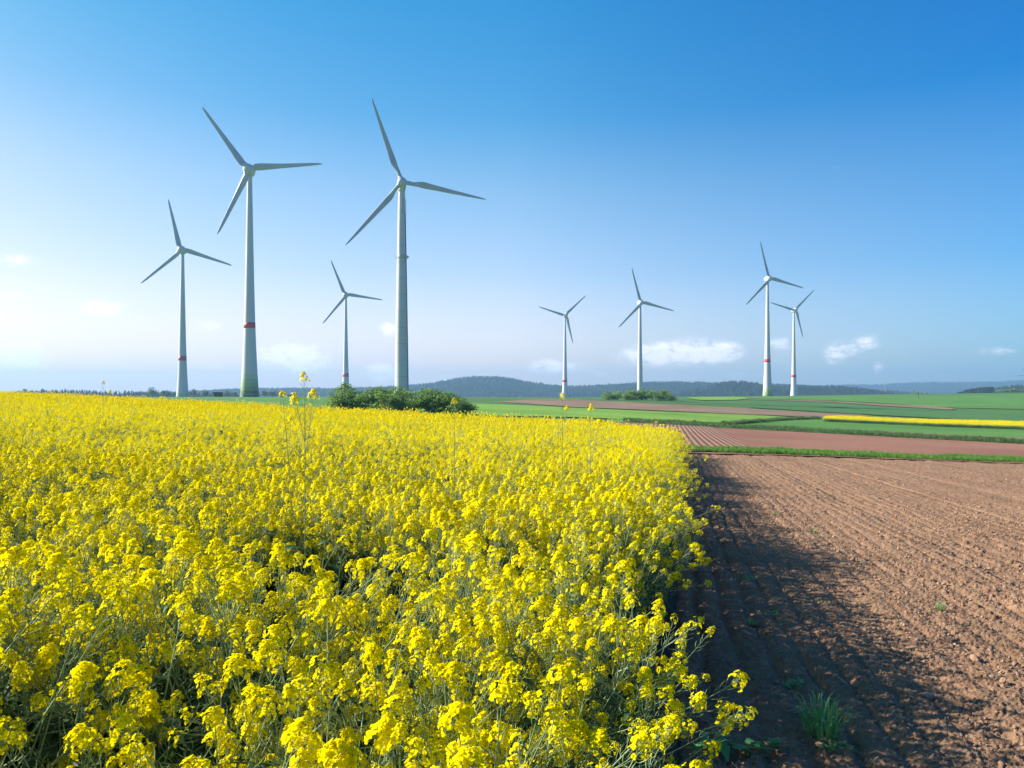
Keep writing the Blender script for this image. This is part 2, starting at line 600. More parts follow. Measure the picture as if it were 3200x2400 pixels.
M['ground'] = material('crop_green_ground', green_f((.070, .155, .042), (.105, .205, .058), row=(14, .25)))
M['field_light'] = material('young_barley_green', green_f((.15, .28, .04), (.24, .40, .065), row=(11, .30)))
M['field_mid'] = material('mid_green_crop', green_f((.078, .195, .040), (.125, .265, .06), row=(9, .2)))
M['field_blue'] = material('blue_green_crop', green_f((.060, .155, .046), (.095, .20, .062), row=(17, .3)))
M['field_red'] = material('red_brown_soil', far_soil((.27, .125, .082), (.33, .165, .11)))
M['field_ridge'] = material('ridged_red_soil', far_soil((.28, .145, .095), (.33, .18, .12), row=.5))
M['field_brown'] = material('brown_soil', far_soil((.22, .145, .092), (.29, .195, .13)))
M['hill'] = material('forest_floor', two((.03, .06, .03), (.05, .085, .035), .02, bs=.2, bdist=1.0))

# ------------------------------------------------------------------ ground sheet
ang = np.concatenate([np.linspace(-180, -60, 40, endpoint=False), np.linspace(-60, 60, 400), np.linspace(60, 180, 41)[1:]])
rad = np.exp(np.linspace(math.log(.3), math.log(12000), 420))
AA, RR = np.meshgrid(np.radians(ang), rad)
GX = RR * np.sin(AA); GY = RR * np.cos(AA)
GZ = tz(GX, GY)
# the sheet dips a little under the modelled soil and the crop floor so that nothing pokes through
near = np.clip((70 - np.hypot(GX, GY)) / 20, 0, 1)
g = grid_mesh('ground', GX, GY, GZ - .12 * near, M['ground'])
tag(g, kind='structure')

# ------------------------------------------------------------------ foreground soil
def row_u(x, y):
    u = x - edge_x(y)
    return u * (1 + .004 * np.clip(y - 4, 0, 60)) + .12 * np.sin(y * .11)


def soil_h(x, y):
    u = row_u(x, y)
    near_ = np.clip(1.5 - np.abs(u - 1.3), 0, 1)
    wob = .06 * fbm(x * .9, y * .9, 3, 2)
    ph = np.mod((u + wob) / .27, 1)
    rows = .35 * np.sin(ph * 2 * math.pi) - 1.9 * np.exp(-((ph - .75) / .14) ** 2) + .4
    amp = .026 * np.clip((2.0 - u) / 1.0, .30, 1) * (.7 + .5 * vnoise(x * 1.7, y * 1.7, 8))
    h = amp * rows
    h = h + .012 * np.sin((u + wob * 1.5) * 2 * math.pi / 1.9 + 1.0) * np.clip(u / 2, .2, 1)
    h = h - .030 * (np.exp(-((np.mod(u + .3 * wob, 3.1) - 1.5) / .13) ** 2)) * (u > 2.2)
    h = h + .035 * fbm(x * .8, y * .8, 11, 3)
    cl = fbm(x * 7, y * 7, 21, 4, .6)
    h = h + .034 * (1 + .5 * np.sin(u * 2 * math.pi / .62 + wob * 20)) * np.clip(cl, -.2, 1) * np.clip(.7 + .8 * vnoise(x * .7, y * .7, 5), .3, 1.5)
    c2 = vnoise(x * 26, y * 26, 31)
    h = h + .012 * np.clip(c2 - .1, 0, 1) + .010 * vnoise(x * 55, y * 55, 41)
    # narrow compacted wheel track that runs beside the shaded rows
    tr = np.exp(-((u - 1.95) / .16) ** 2)
    return h - .03 * tr


STRIP = [(1700, 1396), (2000, 1405), (2110, 1412), (2400, 1420), (2800, 1434), (3200, 1447), (3500, 1456)]
def strip_depth(t, off=0):
    px = 1600 + t * F
    py = np.interp(px, [s[0] for s in STRIP], [s[1] for s in STRIP])
    return depth_at(px, py + off, 8, 200)


tt_ = np.linspace(-.22, 1.15, 900)
sdep = np.interp(tt_, np.linspace(-.22, 1.15, 40), [strip_depth(t) for t in np.linspace(-.22, 1.15, 40)])
sdep = sdep + 2.2
s_ = np.linspace(0, 1, 980)
y0 = 1.6
YY = y0 * (sdep[None, :] / y0) ** s_[:, None]
XX = tt_[None, :] * YY
XX = XX + 0.0
ZZ = tz(XX, YY) + soil_h(XX, YY)
soil = grid_mesh('soil_field', XX, YY, ZZ, M['soil'])
tag(soil, kind='structure')

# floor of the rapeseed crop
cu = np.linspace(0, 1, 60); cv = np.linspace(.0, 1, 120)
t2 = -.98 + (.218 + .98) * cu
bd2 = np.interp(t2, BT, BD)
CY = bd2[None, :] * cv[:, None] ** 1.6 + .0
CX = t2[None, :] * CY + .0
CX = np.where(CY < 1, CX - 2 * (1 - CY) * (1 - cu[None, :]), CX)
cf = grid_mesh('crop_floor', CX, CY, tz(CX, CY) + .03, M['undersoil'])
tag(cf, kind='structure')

# ------------------------------------------------------------------ field sheets
def field(name, pts, mat, off=.06, rows=14, step=15):
    """pts: (px, row of far edge, row of near edge) in the photograph -> a sheet that follows the terrain"""
    pxs = np.arange(pts[0][0], pts[-1][0] + 1, step, dtype=float)
    ft = np.interp(pxs, [p[0] for p in pts], [p[1] for p in pts])
    fb = np.interp(pxs, [p[0] for p in pts], [p[2] for p in pts])
    d1 = np.array([depth_at(a, b, 20, 900) for a, b in zip(pxs, ft)])
    d0 = np.array([depth_at(a, b, 20, 900) for a, b in zip(pxs, fb)])
    d1 = np.maximum(d1, d0 + .05)
    s = np.linspace(0, 1, rows)
    Y = d0[None, :] * (d1 / d0)[None, :] ** s[:, None]
    X = ((pxs - 1600) / F)[None, :] * Y
    wob = (.35 + Y * .006) * fbm(X * .15, X * 0 + 3, 77, 3) + Y * .004 * fbm(X * .9, X * 0 + 9, 78, 2)
    Z = tz(X, Y) + off
    o = grid_mesh(name, X, Y + wob, Z, mat)
    return tag(o, kind='structure')


field('red_field', [(1700, 1312, 1405), (2060, 1326, 1416), (2228, 1335, 1420), (2475, 1349, 1426), (2700, 1361, 1434), (3200, 1388, 1450), (3500, 1402, 1458)], M['field_red'], .05, 30)
field('ridged_field', [(1900, 1320, 1404), (2060, 1327, 1413), (2228, 1336, 1415), (2285, 1365, 1416), (2348, 1403, 1417), (2375, 1416, 1418)], M['field_ridge'], .10, 30, 6)
field('border_verge', [(1900, 1309, 1320), (2060, 1315, 1327), (2475, 1336, 1350), (2700, 1349, 1362), (3200, 1378, 1389), (3500, 1392, 1403)], M['field_mid'], .12, 6)
field('barley_field', [(1200, 1256, 1285), (1472, 1261, 1300), (1798, 1276, 1306), (1979, 1284, 1314), (2316, 1297, 1325), (2400, 1301, 1322), (2475, 1306, 1309)], M['field_light'], .14)
field('brown_field', [(1560, 1256, 1258), (1640, 1250, 1262), (1690, 1249, 1266), (1798, 1250, 1274), (1979, 1259, 1281), (2316, 1277, 1296), (2570, 1291, 1306), (2660, 1295, 1303), (2720, 1300, 1302)], M['field_brown'], .16)
field('green_field', [(2260, 1330, 1336), (2400, 1322, 1344), (2475, 1309, 1348), (2580, 1312, 1352), (2760, 1322, 1352), (2900, 1326, 1357), (3200, 1338, 1371), (3500, 1350, 1386)], M['field_mid'], .09, 20)
field('brown_track', [(2640, 1351, 1353), (2752, 1351, 1356), (2898, 1357, 1366), (3200, 1371, 1380), (3500, 1386, 1394)], M['field_brown'], .15, 4)
field('brown_headland', [(2316, 1247.5, 1249), (2600, 1254.5, 1258), (2763, 1264, 1270), (2900, 1270, 1278), (2952, 1275, 1281), (2985, 1280, 1282)], M['field_brown'], .25, 5, 8)
field('light_field', [(2150, 1243, 1246), (2190, 1242, 1252), (2300, 1241, 1251), (2335, 1244, 1247)], M['field_light'], .3, 6, 8)
field('upper_field', [(2330, 1240, 1246), (2600, 1238, 1253), (2800, 1237, 1264), (2990, 1236, 1276), (3200, 1233, 1280), (3500, 1230, 1284)], M['field_mid'], .20, 24)
field('blue_green_field', [(2340, 1251, 1275), (2570, 1258, 1289), (2760, 1272, 1300), (2990, 1284, 1312), (3200, 1290, 1322), (3500, 1296, 1336)], M['field_blue'], .22, 16)
field('left_field', [(300, 1241, 1275), (700, 1241.5, 1282), (1000, 1241, 1300), (1200, 1242, 1308)], M['field_mid'], .08, 20)

# ------------------------------------------------------------------ hills
def hill(name, D, outline, depth, forest=9.0, fh=12.0, seed=1, base=-14, shape=.5):
    pxs = np.arange(outline[0][0], outline[-1][0] + 1, 8, dtype=float)
    py = np.interp(pxs, [p[0] for p in outline], [p[1] for p in outline])
    k = np.ones(5) / 5
    py = np.convolve(np.pad(py, 2, mode='edge'), k, 'valid')
    top = EYE + (HY - py) / F * D - fh * .75
    s = np.linspace(-1, 1, 61)
    t = (pxs - 1600) / F
    X = t[None, :] * D * np.ones((61, 1)) ; Y = D + s[:, None] * depth * np.ones((1, len(pxs)))
    prof = np.cos(s * math.pi / 2) ** 1.3
    Hh = base + (np.maximum(top, base + 1) - base)[None, :] * prof[:, None]
    Z = Hh + prof[:, None] ** .5 * 5 * fbm(X / 130, Y / 130, seed, 3) * (1 - .8 * np.exp(-(s[:, None] / .15) ** 2))
    o = grid_mesh(name, X, Y, Z, M['hill'])
    tag(o, kind='structure')
    return (X, Y, Z, s)


# instanced vegetation ("stuff") ------------------------------------------------
def gn_scatter(name, pts, rots, scs, idx, variants, label=None, parent=None):
    """one object; every point carries one of the variant meshes"""
    lib = bpy.data.collections.new(name + '_kinds')
    for v in variants:
        lib.objects.link(v)
    me = bpy.data.meshes.new(name)
    me.vertices.add(len(pts))
    me.vertices.foreach_set('co', np.asarray(pts, np.float32).ravel())
    a = me.attributes.new('rot', 'FLOAT_VECTOR', 'POINT'); a.data.foreach_set('vector', np.asarray(rots, np.float32).ravel())
    a = me.attributes.new('sc', 'FLOAT', 'POINT'); a.data.foreach_set('value', np.asarray(scs, np.float32).ravel())
    a = me.attributes.new('idx', 'INT', 'POINT'); a.data.foreach_set('value', np.asarray(idx, np.int32).ravel())
    o = bpy.data.objects.new(name, me)
    link(o, parent)
    ng = bpy.data.node_groups.new(name + '_scatter', 'GeometryNodeTree')
    ng.interface.new_socket('Geometry', in_out='INPUT', socket_type='NodeSocketGeometry')
    ng.interface.new_socket('Geometry', in_out='OUTPUT', socket_type='NodeSocketGeometry')
    b = NB(ng)
    gi = b.n('NodeGroupInput'); go = b.n('NodeGroupOutput')
    ci = b.n('GeometryNodeCollectionInfo')
    ci.inputs['Collection'].default_value = lib
    ci.inputs['Separate Children'].default_value = True
    ci.inputs['Reset Children'].default_value = True
    ip = b.n('GeometryNodeInstanceOnPoints')
    ip.inputs['Pick Instance'].default_value = True

    def at(nm, ty):
        x = b.n('GeometryNodeInputNamedAttribute', data_type=ty)
        x.inputs['Name'].default_value = nm
        return x.outputs[0]
    b.link(gi.outputs[0], ip.inputs['Points'])
    b.link(ci.outputs[0], ip.inputs['Instance'])
    b.link(at('idx', 'INT'), ip.inputs['Instance Index'])
    b.link(at('rot', 'FLOAT_VECTOR'), ip.inputs['Rotation'])
    b.link(at('sc', 'FLOAT'), ip.inputs['Scale'])
    b.link(ip.outputs[0], go.inputs[0])
    md = o.modifiers.new('scatter', 'NODES')
    md.node_group = ng
    tag(o, label, kind='stuff')
    return o


def lib_obj(mb, name, mats, smooth=False):
    return bpy.data.objects.new(name, mb.mesh(name, mats, smooth))


def leaf_quad(mb, c, n, s, r, m=0, asp=.6):
    n = n.normalized()
    u = n.orthogonal().normalized()
    v = n.cross(u)
    a = r.uniform(0, 2 * math.pi)
    u, v = u * math.cos(a) + v * math.sin(a), -u * math.sin(a) + v * math.cos(a)
    mb.add([c - u * s, c - v * s * asp, c + u * s, c + v * s * asp], [(0, 1, 2, 3)], m)


def rvec(r):
    while True:
        v = Vector((r.uniform(-1, 1), r.uniform(-1, 1), r.uniform(-1, 1)))
        if .05 < v.length < 1: return v.normalized()


def crown_mesh(r, h, w, nlump, nleaf, ls, z0=0.0, round_=True):
    """crown of leaf faces on uneven lumps; height h, width w"""
    mb = MB()
    lumps = []
    for k in range(nlump):
        a = r.uniform(0, 2 * math.pi); q = math.sqrt(r.random())
        zz = r.uniform(.25, .95)
        rad = (w * .5) * q * (1.0 - .55 * max(0, zz - .45) / .55)
        lr = r.uniform(.14, .26) * min(w, h)
        lumps.append((Vector((rad * math.cos(a) * .85, rad * math.sin(a) * .85, z0 + zz * h - lr * .55)), lr))
    lumps.append((Vector((0, 0, z0 + .5 * h)), .3 * min(w, h)))
    for k in range(6):      # shoots that break the outline
        a = r.uniform(0, 2 * math.pi); q = r.uniform(.05, .8) * w * .5
        lumps.append((Vector((q * math.cos(a), q * math.sin(a), z0 + h * (1.02 - .45 * (q / (w * .5)) ** 2) * r.uniform(.86, 1.04))), .085 * min(w, h)))
    wts = [b ** 2 for a, b in lumps]
    for k in range(nleaf):
        c, lr = r.choices(lumps, wts)[0]
        d = rvec(r)
        p = c + Vector((d.x, d.y, d.z * .9)) * lr * (r.uniform(.72, 1.12) if r.random() < .8 else r.uniform(.3, .8))
        p.z = max(p.z, z0 + .02)
        leaf_quad(mb, p, (d + rvec(r) * .8), ls * r.uniform(.6, 1.3), r)
    return mb


def conifer_mesh(r, h, w, n, ls):
    mb = MB()
    for k in range(n):
        f = r.random() ** 1.4
        z = h * (.12 + .88 * f)
        lay = .75 + .25 * math.sin(f * 34)
        rr = w * .5 * (1 - f) ** .8 * lay * r.uniform(.5, 1.05) + .05
        a = r.uniform(0, 2 * math.pi)
        p = Vector((rr * math.cos(a), rr * math.sin(a), z))
        leaf_quad(mb, p, Vector((math.cos(a), math.sin(a), .5)) + rvec(r) * .5, ls * r.uniform(.6, 1.2), r)
    mb.tube([(0, 0, 0), (0, 0, h * .8)], [w * .04, w * .01], 5, 1)
    return mb


r_ = random.Random(3)
forest_lib = []
for k in range(4):
    mb = crown_mesh(r_, 15, 11, 9, 420, 1.0, 0)
    forest_lib.append(lib_obj(mb, 'forest_tree_%d' % k, [M['hill_forest']]))
for k in range(4, 6):
    mb = conifer_mesh(r_, 18, 7, 320, 1.0)
    forest_lib.append(lib_obj(mb, 'forest_tree_%d' % k, [M['pine'], M['bark']]))

FP, FR, FS, FI = [], [], [], []


def plant_forest(hl, spacing, seed, conif=.35, smin=.8, smax=1.25, front=-.92, back=.12, mask=None, px0=None, px1=None):
    X, Y, Z, s = hl
    rr = np.random.default_rng(seed)
    x0, x1 = X[0, 0], X[0, -1]
    y0_, y1_ = Y[0, 0], Y[-1, 0]
    yc = (y0_ + y1_) / 2; hw = (y1_ - y0_) / 2
    n = int((x1 - x0) * (back - front) * hw / spacing ** 2)
    xs = rr.uniform(x0, x1, n); ss = rr.uniform(front, back, n)
    fi = (xs - x0) / (x1 - x0) * (X.shape[1] - 1); fj = (ss + 1) / 2 * 60
    i = np.minimum(fi.astype(int), X.shape[1] - 2); j = np.minimum(fj.astype(int), 59)
    a = fi - i; b_ = fj - j
    zs = (Z[j, i] * (1 - a) + Z[j, i + 1] * a) * (1 - b_) + (Z[j + 1, i] * (1 - a) + Z[j + 1, i + 1] * a) * b_
    ys = yc + ss * hw
    con = (fbm(xs / 90, ys / 90, seed, 2) * .8 + rr.uniform(-.3, .3, n)) > (.5 - conif)
    idx = np.where(con, rr.integers(4, 6, n), rr.integers(0, 4, n))
    keep = np.ones(n, bool)
    if px0 is not None:
        pxx = 1600 + xs / yc * F
        keep = (pxx > px0) & (pxx < px1)
    FP.append(np.stack([xs, ys, zs - 1], -1)[keep]); FI.append(idx[keep])
    FR.append(np.stack([xs * 0, xs * 0, rr.uniform(0, 6.28, n)], -1)[keep]); FS.append(rr.uniform(smin, smax, n)[keep])


hA = hill('hill_main', 2700, [(560, 1240), (640, 1230), (730, 1224), (900, 1220), (1040, 1220), (1180, 1216), (1280, 1211), (1350, 1204), (1410, 1192), (1460, 1184), (1500, 1181), (1560, 1183), (1600, 1190), (1650, 1200), (1700, 1207), (1760, 1212), (1830, 1213), (1900, 1208), (1960, 1203), (2040, 1200), (2150, 1201), (2230, 1204), (2400, 1206), (2560, 1214), (2700, 1228)], 520, seed=2)
plant_forest(hA, 11.5, 5)
hB = hill('hill_wooded', 1900, [(2080, 1240), (2200, 1218), (2240, 1203), (2270, 1198), (2330, 1196), (2370, 1201), (2400, 1209), (2440, 1212), (2520, 1213), (2600, 1211), (2650, 1213), (2690, 1220), (2730, 1229), (2770, 1238)], 260, seed=9)
plant_forest(hB, 9.5, 6, conif=.6, smin=.65, smax=.95)
hC = hill('hill_far', 5200, [(2300, 1222), (2450, 1214), (2600, 1209), (2700, 1209), (2760, 1207), (2830, 1202), (2900, 1200), (2960, 1201), (3050, 1199), (3120, 1198), (3200, 1194), (3350, 1190), (3600, 1200)], 900, seed=13)
plant_forest(hC, 21, 7, smin=1.1, smax=1.7)
hD = hill('hill_right', 1500, [(2930, 1238), (2980, 1234), (3040, 1226), (3080, 1218), (3120, 1212), (3160, 1207), (3200, 1202), (3300, 1196), (3500, 1200)], 200, seed=17, base=-10)
plant_forest(hD, 9.5, 8, conif=.0, smin=.55, smax=.8)
# wooded edge far on the left, beyond the rapeseed
hE = hill('hill_left', 1050, [(-200, 1238), (60, 1234), (140, 1228), (240, 1222), (330, 1222), (480, 1221), (560, 1224), (640, 1228), (760, 1234)], 90, seed=23, base=-8, fh=7)
plant_forest(hE, 5.5, 9, conif=.55, smin=.32, smax=.46)
forest = gn_scatter('forest', np.concatenate(FP), np.concatenate(FR), np.concatenate(FS), np.concatenate(FI), forest_lib,
                    'blue green forest covering the distant hills')

# ------------------------------------------------------------------ rapeseed
def flower(mb, c, n, r, size, lod):
    n = n.normalized()
    u = n.orthogonal().normalized()
    v = n.cross(u)
    a0 = r.uniform(0, math.pi)
    if lod == 0:
        for k in range(4):
            a = a0 + k * math.pi / 2 + r.uniform(-.2, .2)
            d = u * math.cos(a) + v * math.sin(a)
            sdv = n.cross(d)
            L = size * r.uniform(.85, 1.15)
            tilt = r.uniform(.15, .75)
            rows = ((.12, .10, 0.0), (.55, .42, .34 * tilt + .12), (.88, .46, .30 * tilt + .10), (1.08, .2, .12 * tilt + .04))
            vs = []
            for (q, w, h) in rows:
                for sgn in (-1, 0, 1):
                    hh = h + (.10 if sgn else 0) * (1 if q < .9 else .3)
                    vs.append(c + d * (L * q * (1 - .25 * tilt)) + sdv * (L * w * sgn) + n * (L * hh))
            fs = []
            for i in range(3):
                for j in range(2):
                    b = i * 3 + j
                    fs.append((b, b + 1, b + 4, b + 3))
            mb.add(vs, fs, 0)
    elif lod == 1:
        for k in range(2):
            a = a0 + k * math.pi / 2
            d = (u * math.cos(a) + v * math.sin(a))
            s2 = n.cross(d)
            L = size * r.uniform(.9, 1.2)
            h = n * L * r.uniform(.2, .5)
            mb.add([c + d * L * .2, c + d * L + s2 * L * .45 + h, c + d * L - s2 * L * .45 + h], [(0, 1, 2)], 0)
            mb.add([c - d * L * .2, c - d * L + s2 * L * .45 + h, c - d * L - s2 * L * .45 + h], [(0, 1, 2)], 0)
    else:
        leaf_quad(mb, c, n + rvec(r) * .4, size * 1.15, r, 0, .85)


def raceme(mb, p0, d, r, lod, L=.28, nfl=24, npod=14, fat=1.0):
    """p0: where flowering part's stalk begins; d: direction"""
    d = d.normalized()
    bend = Vector((r.uniform(-.2, .2), r.uniform(-.2, .2), .35))
    pts = []
    p = p0.copy(); dd = d.copy()
    nseg = 5 if lod == 0 else 2
    for k in range(nseg + 1):
        pts.append(p.copy())
        dd = (dd + bend * (.35 / nseg)).normalized()
        p = p + dd * (L / nseg)
    mb.tube(pts, [.0022 - .0012 * k / nseg for k in range(nseg + 1)] if lod < 2 else .0025, 5 if lod == 0 else 3, 1, False)

    def on(f):
        f = max(0, min(.9999, f)) * nseg
        i = int(f)
        q = pts[i].lerp(pts[i + 1], f - i)
        return q, (pts[i + 1] - pts[i]).normalized()
    zone = r.uniform(.028, .055) / L
    nfl = max(5, int(nfl * r.uniform(.6, 1.2)))
    ga = r.uniform(0, 6.28)
    for k in range(npod):
        f = (k + r.random() * .6) / npod * (1 - zone)
        q, ax = on(f)
        u = ax.orthogonal().normalized(); v = ax.cross(u)
        ga += 2.4
        o = u * math.cos(ga) + v * math.sin(ga)
        pl = r.uniform(.012, .02)
        sl = r.uniform(.03, .055) * (1 - .35 * f)
        a1 = q + (o * .85 + ax * .45) * pl
        a2 = a1 + (o * .55 + ax * .8) * sl * .5
        a3 = a2 + (o * .25 + ax * .97) * sl * .5
        if lod == 0:
            mb.tube([q, a1], [.0007, .0008], 3, 1, False)
            mb.tube([a1, a2, a3], [.0010, .0013, .0004], 4, 2, False)
        else:
            w = v * .0016 if lod == 1 else v * .003
            mb.add([q - w, q + w, a2 + w, a3, a2 - w], [(0, 1, 2, 3, 4)], 2)
    for k in range(nfl):
        f = 1 - zone + zone * (k / nfl) ** 1.0 * .92
        q, ax = on(f)
        u = ax.orthogonal().normalized(); v = ax.cross(u)
        ga += 2.4
        o = u * math.cos(ga) + v * math.sin(ga)
        g_ = k / nfl
        rise = -.05 + 2.0 * g_ ** 1.6 + r.uniform(-.15, .25)
        pd = (o + ax * rise).normalized()
        pl = r.uniform(.020, .040) * fat * (1 - .5 * g_)
        c = q + pd * pl
        if lod == 0:
            mb.tube([q, c], [.0006, .0009], 3, 1, False)
            s_f = r.uniform(.0088, .0128) * fat * (.9 if k > nfl * .8 else 1)
            flower(mb, c, pd + Vector((0, 0, .35)) + rvec(r) * .4, r, s_f, 0)
        elif lod == 1:
            flower(mb, c, pd + Vector((0, 0, .4)) + rvec(r) * .4, r, r.uniform(.0095, .0138) * fat, 1)
        else:
            flower(mb, c, pd + Vector((0, 0, .5)), r, r.uniform(.018, .024) * fat, 2)
    # buds
    q, ax = on(.999)
    for k in range(9 if lod == 0 else (3 if lod == 1 else 1)):
        o = rvec(r)
        c = q + ax * r.uniform(-.004, .012) + Vector((o.x, o.y, o.z * .4)) * .007
        s = r.uniform(.0018, .003) if lod == 0 else .0045
        if lod == 0:
            a = ax * s * 2
            u = ax.orthogonal().normalized() * s; v = ax.cross(u)
            mb.add([c - a, c + u, c + v, c - u, c - v, c + a], [(0, 2, 1), (0, 3, 2), (0, 4, 3), (0, 1, 4), (5, 1, 2), (5, 2, 3), (5, 3, 4), (5, 4, 1)], 4)
        else:
            leaf_quad(mb, c, o, s, r, 4)
    return q


def rleaf(mb, p, o, L, w, r, lod):
    """long drooping leaf"""
    side = o.cross(Vector((0, 0, 1))).normalized()
    up = Vector((0, 0, 1))
    n = 5 if lod == 0 else 2
    droop = r.uniform(.4, 1.2); rise = r.uniform(.3, .9)
    vs = []
    tw = r.uniform(-.5, .5)
    for k in range(n + 1):
        f = k / n
        c = p + o * L * f + up * L * (rise * f - droop * f * f)
        ww = w * math.sin(math.pi * min(.98, f * .85 + .12)) ** .8 * (1 + (.18 if k % 2 else -.1) * (lod == 0))
        sd_ = (side + up * tw * f).normalized()
        if lod == 0:
            vs += [c - sd_ * ww + up * ww * .25, c, c + sd_ * ww + up * ww * .25]
        else:
            vs += [c - sd_ * ww, c + sd_ * ww]
    fs = []
    st = 3 if lod == 0 else 2
    for k in range(n):
        for j in range(st - 1):
            b = k * st + j
            fs.append((b, b + 1, b + 1 + st, b + st))
    mb.add(vs, fs, 3)


def rape_plant(r, lod, H=1.3, nbr=7, spread=.2, leaves=9, lean=(0, 0), low=.45):
    mb = MB()
    seg = 8 if lod == 0 else (3 if lod == 1 else 2)
    lx, ly = lean
    cx, cy_ = r.uniform(-.05, .05), r.uniform(-.05, .05)

    def st(f):
        return Vector((lx * f ** 1.6 + cx * math.sin(f * 3), ly * f ** 1.6 + cy_ * math.sin(f * 2.5), f * (H - .26)))
    mb.tube([st(k / seg) for k in range(seg + 1)], [.0058 - .0036 * k / seg for k in range(seg + 1)] if lod < 2 else .0032, 6 if lod == 0 else 3, 1, False)
    nfl = (28, 19, 11)[lod]; npod = (15, 8, 2)[lod]
    raceme(mb, st(1), Vector((lx, ly, 1.3)), r, lod, .26, nfl + 3, npod, 1.1)
    for k in range(nbr):
        f = low + (.96 - low) * (k + r.random() * .6) / nbr
        p = st(f)
        a = k * 2.4 + r.uniform(-.4, .4)
        o = Vector((math.cos(a), math.sin(a), 0))
        ztop = (H - .28) * (r.uniform(.80, 1.04) if r.random() < .66 else r.uniform(.6, .88))
        rise = max(.12, ztop - p.z)
        sp = spread * r.uniform(.6, 1.2) * min(1.3, .5 + rise / .45)
        jx, jy = r.uniform(-.10, .10), r.uniform(-.10, .10)
        q1 = p + o * sp * .6 + Vector((lx * .2, ly * .2, rise * .36))
        q2 = p + o * sp * .85 + Vector((lx * .35 + jx, ly * .35 + jy, rise * .95))
        mb.tube([p, q1, q2] if lod < 2 else [p, q2], [.0036, .0028, .0022] if lod < 2 else .0026, 5 if lod == 0 else 3, 1, False)
        raceme(mb, q2, (q2 - q1), r, lod, r.uniform(.16, .25), int(nfl * r.uniform(.6, 1.05)), int(npod * r.uniform(.6, 1)), r.uniform(.72, 1.1))
        if lod < 2:
            rleaf(mb, p, o, r.uniform(.08, .16), r.uniform(.012, .022), r, lod)
    for k in range(leaves):
        f = r.uniform(.06, .72)
        a = r.uniform(0, 6.28)
        rleaf(mb, st(f), Vector((math.cos(a), math.sin(a), 0)), r.uniform(.16, .30) * (1.15 - f * .6), r.uniform(.028, .05) * (1.2 - f * .7) * (1.3 if lod == 2 else 1), r, min(lod, 1))
    return mb


RM = [M['petal'], M['stem'], M['pod'], M['rleaf'], M['bud']]
rr_ = random.Random(21)
rape_lib = []
for k in range(8):
    rape_lib.append(lib_obj(rape_plant(rr_, 0, rr_.uniform(1.2, 1.42), rr_.randint(8, 12), rr_.uniform(.18, .34), 20), 'rape_%02d' % k, RM, True))
for k in range(8, 15):
    rape_lib.append(lib_obj(rape_plant(rr_, 1, rr_.uniform(1.22, 1.4), rr_.randint(10, 13), rr_.uniform(.20, .36), 8), 'rape_%02d' % k, RM))
for k in range(15, 20):
    rape_lib.append(lib_obj(rape_plant(rr_, 2, rr_.uniform(1.2, 1.35), 11, .30, 8, low=.6), 'rape_%02d' % k, RM))


def crop_points(n_per, y0, y1, seed, tl=-.98):
    rr = np.random.default_rng(seed)
    area = 0
    out_ = []
    # sample uniformly in a bounding box
    x0 = tl * y1 - 1.5; x1 = edge_x(y1)
    n = int(n_per * (x1 - x0) * (y1 - y0))
    x = rr.uniform(x0, x1, n); y = rr.uniform(y0, y1, n)
    t = x / np.maximum(y, .5)
    bd = np.interp(t, BT, BD)
    ex = edge_x(y) + .10 * fbm(y * .8, y * 0, 55, 3) - .42 + .006 * y
    k = (x < ex) & (y < bd + .8 * fbm(x * .4, x * 0, 56, 2)) & (x > tl * np.maximum(y, 1.0) - 1.2)
    return x[k], y[k], ex[k]


PP, PR, PS, PI_ = [], [], [], []


def add_crop(dens, ya, yb, i0, i1, seed, smul=1.0):
    x, y, ex = crop_points(dens, ya, yb, seed)
    rr = np.random.default_rng(seed + 100)
    n = len(x)
    if len(x):
        m_ = (rr.random(n) < .9) & (ex - x < .5)
        x = np.concatenate([x, x[m_] + rr.uniform(-.12, .03, m_.sum())]); y = np.concatenate([y, y[m_] + rr.uniform(-.2, .2, m_.sum())]); ex = np.concatenate([ex, ex[m_]]); n = len(x)
    # open patches and taller patches
    hv = .5 * fbm(x * 1.3, y * 1.3, 61, 3) + .5 * fbm(x * .35, y * .35, 62, 2)
    keep = (np.hypot(x, y) > .75)
    gap = fbm(x * 1.9, y * 1.9, 63, 2)
    thr = np.where((y < 5.5) & (x < .4), .02, -.26)
    keep &= ~((gap < thr) & (rr.random(n) < .86) & (ex - x > .6))
    hv = hv - .35 * np.clip((thr + .12 - gap) * 4, 0, 1)
    de = ex - x
    sc = (.97 + .27 * hv + rr.uniform(-.13, .06, n) + .19 * (rr.random(n) > .94) * (y > 12) + .10 * np.clip((4.5 - y) / 2.5, 0, 1))
    sc = np.where(de < .35, sc * (1 - .16 * (1 - de / .35) * rr.random(n)), sc)
    # leaning: general slight lean plus outward at the free edge
    ry = np.where(de < .55, .14 * (1 - de / .55) + rr.normal(0, .14, n), rr.normal(0.03, .20, n))
    rx = rr.normal(0, .20, n)
    rz = rr.uniform(0, 6.28, n)
    # tilt about world axes then spin: compose into XYZ euler (spin first, then tilt)
    PP.append(np.stack([x, y, tz(x, y) + .0], -1)[keep]); PR.append(np.stack([rx, ry, rz], -1)[keep])
    PS.append((sc * smul)[keep]); PI_.append(rr.integers(i0, i1, n)[keep])


add_crop(27, .4, 10.0, 0, 8, 1)
add_crop(24, 10.0, 34.0, 8, 15, 2)
add_crop(14, 34.0, 99.0, 15, 20, 3, 1.03)
crop = gn_scatter('rapeseed_crop', np.concatenate(PP), np.concatenate(PR), np.concatenate(PS), np.concatenate(PI_), rape_lib,
                  'dense yellow flowering rapeseed field filling the left foreground')
print('rape plants', sum(len(p) for p in PP))

